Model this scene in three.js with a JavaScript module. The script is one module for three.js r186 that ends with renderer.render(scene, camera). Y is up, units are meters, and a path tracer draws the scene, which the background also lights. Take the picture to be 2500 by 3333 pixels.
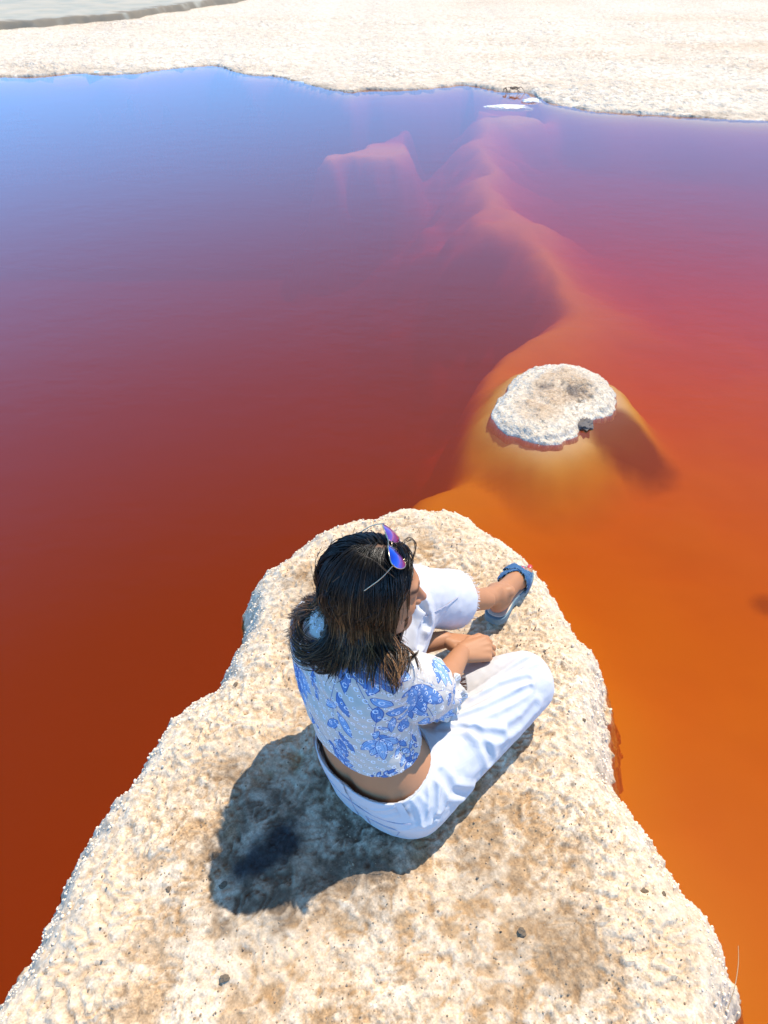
import * as THREE from 'three';
import { mergeGeometries } from 'three/addons/utils/BufferGeometryUtils.js';

// ---------- camera, sky, sun, exposure ----------
const scene = new THREE.Scene();
const camera = new THREE.PerspectiveCamera(69, 768 / 1024, 0.05, 1200);
camera.position.set(0, 1.75, 0);
camera.rotation.set(THREE.MathUtils.degToRad(-38.5), 0, 0);
camera.focus = 2.0; camera.userData.fStop = 7;
const renderer = new THREE.WebGLRenderer({ antialias: true });
renderer.setSize(768, 1024);
renderer.toneMapping = THREE.LinearToneMapping;
renderer.toneMappingExposure = 1.2;
renderer.shadowMap.enabled = true;
const SUN = new THREE.Vector3(0.328, 0.872, -0.36).normalize();
{
  // clear midday sky: deep blue overhead, paler and brighter towards the horizon, a soft glow round the sun
  const W = 512, H = 256, d = new Float32Array(W * H * 4);
  const EL = [0, 14, 22, 30, 45, 65, 90], B = [[0.26, 0.90, 1.75], [0.20, 0.82, 1.80], [0.17, 0.74, 1.72], [0.16, 0.53, 1.28], [0.16, 0.24, 0.40], [0.15, 0.18, 0.24], [0.14, 0.155, 0.19]], gnd = [0.40, 0.32, 0.25];
  for (let j = 0; j < H; j++) for (let i = 0; i < W; i++) {
    const el = ((j + 0.5) / H - 0.5) * Math.PI, az = ((i + 0.5) / W - 0.5) * 2 * Math.PI, o = (j * W + i) * 4, deg = Math.max(0, el * 180 / Math.PI);
    const y = Math.sin(el), x = Math.cos(az) * Math.cos(el), z = Math.sin(az) * Math.cos(el);
    const cs = Math.max(0, x * SUN.x + y * SUN.y + z * SUN.z), glow = 0.30 * Math.pow(cs, 7) + 0.5 * Math.pow(cs, 60);
    let k = 0; while (k < 5 && deg > EL[k + 1]) k++; let f = (deg - EL[k]) / (EL[k + 1] - EL[k]); f = f * f * (3 - 2 * f) * 0.5 + f * 0.5;
    const m = 1.28 - 0.98 * Math.pow(Math.min(1, Math.max(0, (cs - 0.25) / 0.65)), 1.15);
    for (let c = 0; c < 3; c++) d[o + c] = y < 0 ? gnd[c] : (B[k][c] + (B[k + 1][c] - B[k][c]) * f) * m + glow * [1, 0.9, 0.75][c];
    d[o + 3] = 1;
  }
  const t = new THREE.DataTexture(d, W, H, THREE.RGBAFormat, THREE.FloatType);
  t.mapping = THREE.EquirectangularReflectionMapping; t.magFilter = THREE.LinearFilter; t.needsUpdate = true;
  scene.background = t; scene.environment = t;
}
const sun = new THREE.DirectionalLight(new THREE.Color(1, 0.94, 0.84), 4.8);
sun.position.copy(SUN).multiplyScalar(30); sun.target.position.set(0, 0, -1.2);
sun.castShadow = true; sun.shadow.mapSize.set(2048, 2048);
Object.assign(sun.shadow.camera, { left: -14, right: 14, top: 16, bottom: -16, near: 1, far: 80 });
scene.add(sun, sun.target);

// ---------- helpers ----------
let seed_ = 12345;
const rnd = () => { seed_ = (seed_ + 0x6d2b79f5) | 0; let t = Math.imul(seed_ ^ (seed_ >>> 15), 1 | seed_); t = (t + Math.imul(t ^ (t >>> 7), 61 | t)) ^ t; return ((t ^ (t >>> 14)) >>> 0) / 4294967296; };
const rr = (a, b) => a + (b - a) * rnd();
const clamp = (x, a = 0, b = 1) => Math.min(b, Math.max(a, x));
const lerp = (a, b, t) => a + (b - a) * t;
const sst = (a, b, x) => { const t = clamp((x - a) / (b - a)); return t * t * (3 - 2 * t); };
const hash = (x, y, z) => { let h = Math.imul(x, 374761393) + Math.imul(y, 668265263) + Math.imul(z, 2147483647 ^ 0x5bd1e995) | 0; h = Math.imul(h ^ (h >>> 13), 1274126177); h = Math.imul(h ^ (h >>> 15), 0x85ebca6b); return ((h ^ (h >>> 16)) >>> 0) / 4294967296; };
function noise(x, y, z = 0) {                                     // value noise, -1..1
  const xi = Math.floor(x), yi = Math.floor(y), zi = Math.floor(z); let u = x - xi, v = y - yi, w = z - zi;
  u = u * u * u * (u * (u * 6 - 15) + 10); v = v * v * v * (v * (v * 6 - 15) + 10); w = w * w * (3 - 2 * w);
  const l = (a, b, t) => a + (b - a) * t, q = (k) => l(l(hash(xi, yi, zi + k), hash(xi + 1, yi, zi + k), u), l(hash(xi, yi + 1, zi + k), hash(xi + 1, yi + 1, zi + k), u), v);
  return (w === 0 ? q(0) : l(q(0), q(1), w)) * 2 - 1;
}
function fbm(x, y, z = 0, n = 4) { let s = 0, a = 0.5; for (let i = 0; i < n; i++) { s += a * noise(x, y, z); x = x * 2.03 + 17.1; y = y * 2.03 + 5.7; z = z * 2.03; a *= 0.5; } return s; }
function worley(x, y, z = 0, flat = true) {                        // distance to the nearest feature point
  const xi = Math.floor(x), yi = Math.floor(y), zi = Math.floor(z); let m = 9;
  for (let k = flat ? 0 : -1; k <= (flat ? 0 : 1); k++) for (let j = -1; j <= 1; j++) for (let i = -1; i <= 1; i++) {
    const X = xi + i, Y = yi + j, Z = zi + k, dx = X + hash(X, Y, Z) - x, dy = Y + hash(X + 71, Y, Z + 13) - y, dz = flat ? 0 : Z + hash(X, Y + 37, Z + 5) - z;
    m = Math.min(m, dx * dx + dy * dy + dz * dz);
  }
  return Math.sqrt(m);
}
function segDist(x, z, pts, closed) {                              // distance to a polyline, and inside-ness
  let m = 1e9, inside = false; const n = pts.length;
  for (let i = 0, e = closed ? n : n - 1; i < e; i++) {
    const [ax, az] = pts[i], [bx, bz] = pts[(i + 1) % n], ux = bx - ax, uz = bz - az, t = clamp(((x - ax) * ux + (z - az) * uz) / (ux * ux + uz * uz + 1e-12)), dx = x - ax - ux * t, dz = z - az - uz * t;
    m = Math.min(m, dx * dx + dz * dz);
    if (closed && (az > z) !== (bz > z) && x < (bx - ax) * (z - az) / (bz - az) + ax) inside = !inside;
  }
  m = Math.sqrt(m); return closed ? (inside ? m : -m) : m;
}
function smoothLine(pts, closed, per = 4) {                        // rounded polyline
  const c = new THREE.CatmullRomCurve3(pts.map(([x, z]) => new THREE.Vector3(x, 0, z)), closed, 'centripetal');
  return c.getPoints(pts.length * per).map((p) => [p.x, p.z]);
}
function sheet(xs, zs, fn) {                                       // grid over x,z; fn(x,z,out) -> fills out.y and out.c
  const nx = xs.length, nz = zs.length, P = new Float32Array(nx * nz * 3), C = new Float32Array(nx * nz * 3), U = new Float32Array(nx * nz * 2), I = new Uint32Array((nx - 1) * (nz - 1) * 6), o = { x: 0, y: 0, z: 0, c: [1, 1, 1] };
  for (let j = 0, k = 0; j < nz; j++) for (let i = 0; i < nx; i++, k++) {
    o.x = xs[i]; o.z = zs[j]; o.y = 0; fn(xs[i], zs[j], o);
    P.set([o.x, o.y, o.z], k * 3); C.set(o.c, k * 3); U.set([xs[i], -zs[j]], k * 2);
  }
  for (let j = 0, q = 0; j < nz - 1; j++) for (let i = 0; i < nx - 1; i++) { const a = j * nx + i; I[q++] = a; I[q++] = a + nx; I[q++] = a + 1; I[q++] = a + 1; I[q++] = a + nx; I[q++] = a + nx + 1; }
  const g = new THREE.BufferGeometry();
  g.setAttribute('position', new THREE.BufferAttribute(P, 3)); g.setAttribute('color', new THREE.BufferAttribute(C, 3)); g.setAttribute('uv', new THREE.BufferAttribute(U, 2)); g.setIndex(new THREE.BufferAttribute(I, 1)); g.computeVertexNormals();
  return g;
}
function line(...segs) { const r = []; for (const [a, b, s] of segs) for (let x = a, n = Math.max(1, Math.round((b - a) / s)), i = 0; i < n; i++) r.push(a + (b - a) * i / n); r.push(segs[segs.length - 1][1]); return r; }
function add(o, name, label, category, extra) { o.name = name; if (label) o.userData.label = label; if (category) o.userData.category = category; Object.assign(o.userData, extra); o.traverse((m) => { if (m.isMesh) m.castShadow = m.receiveShadow = true; }); scene.add(o); return o; }
function part(geo, mat, name, parent) { const m = new THREE.Mesh(geo, mat); m.name = name; m.castShadow = m.receiveShadow = true; parent.add(m); return m; }
function tile(n, fn, srgb) {                                       // tiling DataTexture
  const d = new Uint8Array(n * n * 4); for (let j = 0; j < n; j++) for (let i = 0; i < n; i++) { const c = fn(i / n, j / n); for (let k = 0; k < 3; k++) d[(j * n + i) * 4 + k] = clamp(Array.isArray(c) ? c[k] : c) * 255; d[(j * n + i) * 4 + 3] = 255; }
  const t = new THREE.DataTexture(d, n, n); t.wrapS = t.wrapT = THREE.RepeatWrapping; t.magFilter = THREE.LinearFilter; t.minFilter = THREE.LinearMipmapLinearFilter; if (srgb) t.colorSpace = THREE.SRGBColorSpace; t.needsUpdate = true; return t;
}
// periodic fbm for tiles: blend the four wrapped copies
const pnoise = (f, u, v, k, n = 3) => { const a = (x, y) => fbm(x * f + k, y * f + k, 0, n), s = sst(0, 1, u), t = sst(0, 1, v); return lerp(lerp(a(u, v), a(u - 1, v), s), lerp(a(u, v - 1), a(u - 1, v - 1), s), t); };

// ---------- the setting: rock ledge, lake bed, water, far shore ----------
const WATER = -0.2;
const grainTex = tile(512, (u, v) => { const a = pnoise(40, u, v, 3, 3), b = pnoise(140, u, v, 9, 2), s = 0.86 + 0.22 * a + 0.2 * b; return [s, s * (0.99 + 0.03 * a), s * (0.975 + 0.06 * a)]; }, true);
const crustBump = tile(1024, (u, v) => 0.5 + 0.5 * pnoise(24, u, v, 1, 3) + 0.32 * pnoise(90, u, v, 5, 3));
grainTex.repeat.set(2.1, 2.1); crustBump.repeat.set(1.7, 1.7);
const crustMat = new THREE.MeshPhysicalMaterial({ name: 'salt crust', vertexColors: true, map: grainTex, bumpMap: crustBump, bumpScale: 0.004, roughness: 0.78, specularIntensity: 0.5 });

const OUT = smoothLine([[-1.15, 0.5], [-1.0, -0.2], [-0.86, -0.5], [-0.8, -0.66], [-0.78, -0.75], [-0.77, -0.81], [-0.76, -0.87], [-0.74, -0.95], [-0.72, -1.04], [-0.66, -1.16], [-0.64, -1.27], [-0.6, -1.34], [-0.54, -1.41], [-0.48, -1.47], [-0.47, -1.56], [-0.44, -1.65], [-0.43, -1.76], [-0.45, -1.86], [-0.42, -1.95], [-0.35, -2.04], [-0.26, -2.13], [-0.17, -2.19], [-0.07, -2.23], [0.06, -2.29], [0.18, -2.28], [0.29, -2.27], [0.35, -2.21], [0.42, -2.12], [0.49, -2.04], [0.53, -1.98], [0.57, -1.89], [0.59, -1.79], [0.62, -1.67], [0.66, -1.57], [0.66, -1.48], [0.64, -1.38], [0.61, -1.28], [0.6, -1.19], [0.59, -1.15], [0.61, -1.09], [0.65, -1.03], [0.68, -0.97], [0.7, -0.89], [0.71, -0.84], [0.75, -0.78], [0.76, -0.73], [0.76, -0.68], [0.755, -0.64], [0.735, -0.6], [0.72, -0.54], [0.70, -0.4], [0.70, 0], [0.9, 0.5], [1.0, 1.6], [-1.3, 1.6]], true, 3);
const rockD = (x, z) => segDist(x, z, OUT, true);
const flake = (x, z) => {                                          // crust that breaks off in small overlapping scales
  const wx = x + 0.03 * fbm(x * 11, z * 11, 0, 2), wz = z + 0.03 * fbm(x * 11 + 40, z * 11, 0, 2), a = fbm(wx * 13, wz * 17, 0, 3) * 3.2 + wz * 5;
  const k = Math.floor(a), f = a - k; return (f < 0.8 ? f / 0.8 : (1 - f) / 0.2) - 0.5;
};
function rockBase(x, z) {                                           // broad form of the ledge, without the fine relief
  let d = rockD(x, z); d += 0.016 * fbm(x * 9, z * 9, 2, 3) + 0.008 * noise(x * 34, z * 34);
  const top = 0.012 * fbm(x * 2.3, z * 2.3, 7, 3) + 0.012 * sst(0.35, 0.05, d) - 0.012;
  if (d > 0) return [top - 0.075 * Math.exp(-d / 0.035) - 0.02 * Math.exp(-d / 0.12), d];
  return [top - 0.095 + (d > -0.05 ? 2.2 * d : -0.11 + (d + 0.05) * (x < 0.2 ? 6 : 3)), d];
}
function rockPoint(x, z, o) {
  const [h, d] = rockBase(x, z), rim = sst(0.30, 0.04, d), worn = sst(0.12, 0.34, d + 0.16 * fbm(x * 3.1, z * 3.1, 4, 3));
  const fl = flake(x, z), k1 = 1 - Math.min(1, worley(x * 42, z * 42) * 1.15), k2 = 1 - Math.min(1, worley(x * 95 + 3, z * 95) * 1.15), n1 = fbm(x * 22, z * 22, 3, 4), n2 = fbm(x * 80, z * 80, 1, 2);
  const rough = lerp(1, 0.45, worn), pits = sst(0.30, 0.5, fbm(x * 30 + 9, z * 30, 6, 3));
  const dy = sst(0.12, 0.0, d) * (0.004 * k1 * k1 + 0.003 * k2) + rough * (0.012 * fl * sst(-0.03, 0.15, d) + 0.008 * n1) + 0.020 * fbm(x * 7.5, z * 7.5, 14, 2) + 0.0025 * n2 + 0.0012 * k2 - 0.005 * pits;
  o.y = h + dy;
  if (d < 0.03) { const e = 1e-2, gx = (rockD(x + e, z) - rockD(x - e, z)) / (2 * e), gz = (rockD(x, z + e) - rockD(x, z - e)) / (2 * e), s = (0.008 * k1 + 0.005 * k2) * sst(0.03, -0.02, d); o.x -= gx * s; o.z -= gz * s; }
  // colour: clean cream salt on the rims and crests, tan ground-in dirt where it is walked on, tan in the hollows too
  const hollow = clamp(0.5 - 0.9 * fl * rough - 1.6 * n1 - 0.5 * n2 + pits * 0.6), t = clamp(0.02 + 0.43 * worn * (0.32 + 1.1 * hollow) + 0.42 * hollow * hollow * (1 - rim * 0.55) + 0.7 * worn * fbm(x * 6, z * 6, 8, 5));
  const g = clamp(sst(0.1, 0.42, fbm(x * 4.4 + 3, z * 4.4, 11, 4)) * worn * 0.75 + 0);
  const wet = sst(0.16, 0.02, segDist(x, z, [[-0.335, -0.85], [-0.30, -0.875], [-0.235, -0.925]], false) * 2.2 + 0.09 * fbm(x * 16, z * 16, 5, 5)) ;  // black wet-looking patch; its colour also deepens her shadow here
  const shadeStain = sst(0.30, 0.14, Math.hypot(x + 0.20, (z + 0.93) * 1.1) + 0.16 * fbm(x * 7, z * 7, 9, 4));  // rock darkened inside her shadow, shade painted in over dark blotches
  for (let c = 0; c < 3; c++) {
    let v = lerp([0.89, 0.715, 0.53][c], [0.56, 0.36, 0.195][c], t);
    v = lerp(v, [0.27, 0.20, 0.14][c], g * 0.55);
    v = lerp(v, [0.16, 0.125, 0.095][c], shadeStain * (0.35 + 0.5 * hollow));
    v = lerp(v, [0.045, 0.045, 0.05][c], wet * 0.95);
    o.c[c] = v * lerp(1, [0.9, 0.7, 0.45][c], sst(WATER + 0.03, WATER - 0.02, o.y));
  }
}
{
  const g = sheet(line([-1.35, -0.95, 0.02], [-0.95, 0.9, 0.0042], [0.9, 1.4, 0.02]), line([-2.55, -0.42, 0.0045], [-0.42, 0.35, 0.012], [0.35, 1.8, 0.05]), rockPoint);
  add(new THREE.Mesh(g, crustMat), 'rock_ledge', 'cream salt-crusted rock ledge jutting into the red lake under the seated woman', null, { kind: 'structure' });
}

const SO = smoothLine([[0.56, -3.24], [0.60, -3.35], [0.65, -3.47], [0.71, -3.59], [0.83, -3.71], [0.94, -3.75], [1.07, -3.73], [1.18, -3.59], [1.2, -3.42], [1.14, -3.27], [1.03, -3.2], [0.965, -3.13], [0.89, -3.04], [0.78, -2.98], [0.66, -3.02], [0.58, -3.09]], true, 3).map(([x, z]) => [0.9 + (x - 0.9) * 0.95, -3.37 + (z + 3.37) * 0.95]);
// lake bed: a white salt floor that shelves to the right of a drop-off running from the ledge past the stone
const DROP = smoothLine([[0.1, -1.0], [0.1, -2.3], [0.13, -2.66], [0.25, -2.82], [0.44, -2.99], [0.57, -3.19], [0.60, -3.55], [0.70, -3.9], [0.82, -4.3], [1.0, -4.62], [1.33, -4.97], [1.36, -5.24], [1.3, -5.67], [1.22, -6.31], [1.0, -6.97], [0.9, -7.54], [0.85, -8.08], [1.0, -8.96], [1.3, -11.5]], false, 4);
const SHORE = smoothLine([[-30, -10], [-16, -12.2], [-11.26, -12.69], [-7.84, -13.17], [-6.06, -13.46], [-5.4, -13.67], [-5.06, -13.88], [-4.59, -13.73], [-4.12, -13.82], [-3.63, -14.29], [-3.18, -14.62], [-2.94, -14.69], [-2.59, -14.2], [-2.21, -13.67], [-1.81, -13.61], [-1.47, -13.17], [-0.96, -12.56], [-0.49, -12.18], [-0.23, -12.43], [0, -12.38], [0.59, -12.48], [1.21, -12.82], [1.46, -12.56], [1.73, -12.23], [2.05, -12.15], [2.11, -11.66], [2.45, -11.06], [2.84, -10.76], [3.27, -10.68], [3.67, -10.53], [4.06, -10.36], [4.7, -10.23], [5.46, -10.11], [7.21, -9.9], [11, -9.2], [30, -7]], false, 4);
const shoreZ = (x) => { for (let i = 1; i < SHORE.length; i++) if (SHORE[i][0] >= x && SHORE[i - 1][0] < x) { const [a, b] = [SHORE[i - 1], SHORE[i]]; return lerp(a[1], b[1], (x - a[0]) / (b[0] - a[0])); } return SHORE[SHORE.length - 1][1]; };
const dropX = (z) => { for (let i = 1; i < DROP.length; i++) { const [a, b] = [DROP[i - 1], DROP[i]]; if (b[1] <= z && a[1] > z) return lerp(a[0], b[0], (z - a[1]) / (b[1] - a[1])); } return z > -3 ? 0.1 : 1.3; };
function bedPoint(x, z, o) {
  const far = sst(-3, -9, z), near = segDist(x, z, DROP, false), right = x > dropX(z) ? 1 : -1, s = 0.20 * (1 - far) + right * near + (0.14 + 0.20 * far) * fbm(x * 1.3, z * 1.3, 3, 3) + 0.05 * fbm(x * 4.5, z * 4.5, 3, 3);
  const shelf = lerp(lerp(0.20, 0.13, far), lerp(0.30, 0.58, far), sst(0.05, 1.0, s));
  const fall = Math.max(0, 0.22 - s); let dep = shelf + lerp(2.0, 1.4, far) * (1 - Math.exp(-Math.pow(fall / lerp(0.62, 0.95, far), 1.9)));
  const bump = (cx, cz, rx, rz, to, k) => { const r = Math.hypot((x - cx) / rx, (z - cz) / rz) + 0.3 * fbm(x * 2 + k, z * 1.2, k, 3); dep = lerp(dep, Math.min(dep, to), sst(1.3, 0.35, r)); };
  { const a = segDist(x, z, [[-0.55, -9.0], [0.0, -9.25], [0.12, -10.3], [0.3, -11.3]], false) / lerp(0.75, 0.34, sst(-9, -10.6, z)) + 0.45 * fbm(x * 1.6, z * 1.1, 5, 4); dep = lerp(dep, Math.min(dep, 0.12 + 0.2 * sst(-9.2, -11, z)), sst(1.0, 0.15, a)); } bump(-0.82, -2.0, 0.34, 0.26, 0.85, 3);
  { const e = -segDist(x, z, SO, true), g = lerp(0.75, 0.30, sst(0.5, 0.8, x)); if (e < 0.6) dep = lerp(Math.min(dep, 0.010 + g * 1.1 * Math.max(0, e) + 0.03 * Math.max(0, e) / 0.1 * Math.abs(fbm(x * 6, z * 6, 2, 3))), dep, sst(0.08, 0.42, e)); } bump(1.75, -10.8, 0.7, 0.5, 0.08, 6);
  dep -= 0.03 * fbm(x * 3, z * 3, 5, 4) * Math.min(1, dep * 3);
  const r0 = rockD(x, z); if (r0 > -0.5 && x > dropX(z)) dep = Math.min(dep, lerp(0.24, dep, sst(0.1, 0.4, -r0)));
  const sh = z - shoreZ(x); dep = lerp(0.02, dep, sst(0, 0.9, sh)); if (sh < 0) dep = 0.03;
  o.y = WATER - dep;
  const m = 0.5 + 0.5 * fbm(x * 2.4, z * 2.4, 12, 4), k = 1 - 0.10 * m;
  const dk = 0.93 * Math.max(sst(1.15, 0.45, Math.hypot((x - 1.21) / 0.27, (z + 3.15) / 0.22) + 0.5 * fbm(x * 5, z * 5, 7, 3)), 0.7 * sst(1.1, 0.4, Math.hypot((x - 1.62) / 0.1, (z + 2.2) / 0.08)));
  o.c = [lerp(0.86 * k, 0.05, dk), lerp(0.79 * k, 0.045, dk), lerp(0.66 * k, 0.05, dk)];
}
const bedMat = new THREE.MeshStandardMaterial({ name: 'salt floor', vertexColors: true, roughness: 0.9 });
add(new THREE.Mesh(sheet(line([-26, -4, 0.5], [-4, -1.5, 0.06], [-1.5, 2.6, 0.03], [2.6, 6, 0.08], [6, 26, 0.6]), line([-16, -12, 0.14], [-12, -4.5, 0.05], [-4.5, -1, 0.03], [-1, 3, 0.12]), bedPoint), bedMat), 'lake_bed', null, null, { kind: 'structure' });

// water: a reflecting surface over a body that absorbs green and blue, so that its red deepens with depth
{
  const w = new THREE.Group(), rip = tile(512, (u, v) => 0.5 + 0.5 * pnoise(9, u, v * 1, 2, 3) + 0.25 * pnoise(30, u, v, 6, 2));
  rip.repeat.set(0.45, 0.9);
  const g = sheet([-60, 60], [-40, 4], (x, z, o) => { o.y = WATER; }); g.deleteAttribute('color');
  const pane = part(g, new THREE.MeshPhysicalMaterial({ name: 'water surface', color: 0xffffff, transmission: 1, thickness: 0, roughness: 0.012, ior: 1.38, bumpMap: rip, bumpScale: 0.0009 }), 'water_surface', w);
  const body = part(new THREE.BoxGeometry(120, 4, 44), new THREE.MeshPhysicalMaterial({ name: 'red brine', color: new THREE.Color(0.335, 0.041, 0.0002), roughness: 1, specularIntensity: 0, thickness: 1, attenuationColor: new THREE.Color(Math.exp(-0.5), Math.exp(-2.3), Math.exp(-34)), attenuationDistance: 1, transparent: true, opacity: 0.4 }), 'water_body', w);
  body.position.set(0, WATER - 0.003 - 2, -18);
  add(w, 'water', 'red and orange salt lake water reflecting blue sky', null, { kind: 'structure' });
}

// far shore: salt flat with a crumbling lip at the waterline
function shorePoint(x, z, o) {
  const sz = shoreZ(x), d = sz - z + 0.10 * fbm(x * 3, z * 3, 2, 4) + 0.05 * fbm(x * 9, z * 5, 4, 3), right = sst(0.5, 3, x), f = sst(30, 4, d);
  const lip = (0.048 + 0.03 * fbm(x * 0.9, 3, 5, 3) + 0.02 * fbm(x * 4, z * 4, 5, 2)) * sst(-0.03, 0.05, d) + 0.05 * sst(0, 1.2, d) + 0.03 * sst(1, 8, d);
  const n = fbm(x * 5, z * 7, 3, 4), fl = fbm(x * 1.1, z * 2.2, 6, 3), cr = worley(x * 4 + 0.6 * n, z * 4.6);
  o.y = WATER - 0.03 + lip + sst(0.05, 0.3, d) * f * (0.03 * n * (0.4 + 0.8 * right) + 0.05 * fl + 0.02 * right * sst(0.1, 0.5, cr) * sst(3, 0.5, d)) + (d < 0 ? Math.max(-2.4, d * 1.6) : 0);
  const t = clamp(0.35 + 1.3 * fbm(x * 0.28, z * 0.8, 8, 5) + 0.35 * n * f), edge = sst(0.10, 0.02, d), far2 = sst(6, 20, d);
  for (let c = 0; c < 3; c++) {
    let v = lerp([0.88, 0.75, 0.605][c], [0.80, 0.625, 0.465][c], clamp(t * (0.55 + 0.45 * right)));
    v = lerp(v, [0.5, 0.4, 0.3][c], edge * 0.35 * (0.5 + 1.2 * n)); v = lerp(v, [0.25, 0.2, 0.15][c], sst(WATER + 0.035, WATER, o.y) * 0.55 * (0.6 + 1.5 * n));
    o.c[c] = v;
  }
}
{
  const g = sheet(line([-400, -30, 37], [-30, -12, 0.8], [-12, 9, 0.07], [9, 30, 0.7], [30, 400, 37]), line([-800, -60, 60], [-60, -22, 1.2], [-22, -15, 0.12], [-15, -9.4, 0.03], [-9.4, -6, 0.3]), shorePoint);
  const b = crustBump.clone(); b.repeat.set(0.35, 0.35); const gt = grainTex.clone(); gt.repeat.set(0.5, 0.6);
  add(new THREE.Mesh(g, new THREE.MeshStandardMaterial({ name: 'salt flat', vertexColors: true, map: gt, bumpMap: b, bumpScale: 0.05, roughness: 0.9 })), 'shore', 'pale salt flat on the far side of the lake', null, { kind: 'structure' });
}

// ---------- distance fields and their mesher (surface nets) ----------
const V = (x, y, z) => [x, y, z];
const vadd = (a, b, k = 1) => [a[0] + b[0] * k, a[1] + b[1] * k, a[2] + b[2] * k], vsub = (a, b) => [a[0] - b[0], a[1] - b[1], a[2] - b[2]], vdot = (a, b) => a[0] * b[0] + a[1] * b[1] + a[2] * b[2];
const vlen = (a) => Math.hypot(a[0], a[1], a[2]), vnorm = (a) => { const l = vlen(a) || 1; return [a[0] / l, a[1] / l, a[2] / l]; }, vmix = (a, b, t) => [lerp(a[0], b[0], t), lerp(a[1], b[1], t), lerp(a[2], b[2], t)];
const vcross = (a, b) => [a[1] * b[2] - a[2] * b[1], a[2] * b[0] - a[0] * b[2], a[0] * b[1] - a[1] * b[0]];
const smin = (a, b, k) => { const h = Math.max(k - Math.abs(a - b), 0) / k; return Math.min(a, b) - h * h * k * 0.25; };
const smax = (a, b, k) => -smin(-a, -b, k);
function cap(p, a, b, ra, rb) {                                     // tapered capsule
  const ux = b[0] - a[0], uy = b[1] - a[1], uz = b[2] - a[2], px = p[0] - a[0], py = p[1] - a[1], pz = p[2] - a[2];
  const t = clamp((px * ux + py * uy + pz * uz) / (ux * ux + uy * uy + uz * uz)); return Math.hypot(px - ux * t, py - uy * t, pz - uz * t) - (ra + (rb - ra) * t);
}
const ball = (p, c, r) => Math.hypot(p[0] - c[0], p[1] - c[1], p[2] - c[2]) - r;
function ell(p, c, r) { const x = p[0] - c[0], y = p[1] - c[1], z = p[2] - c[2], k0 = Math.hypot(x / r[0], y / r[1], z / r[2]), k1 = Math.hypot(x / (r[0] * r[0]), y / (r[1] * r[1]), z / (r[2] * r[2])); return k1 > 1e-9 ? k0 * (k0 - 1) / k1 : -Math.min(...r); }
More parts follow.
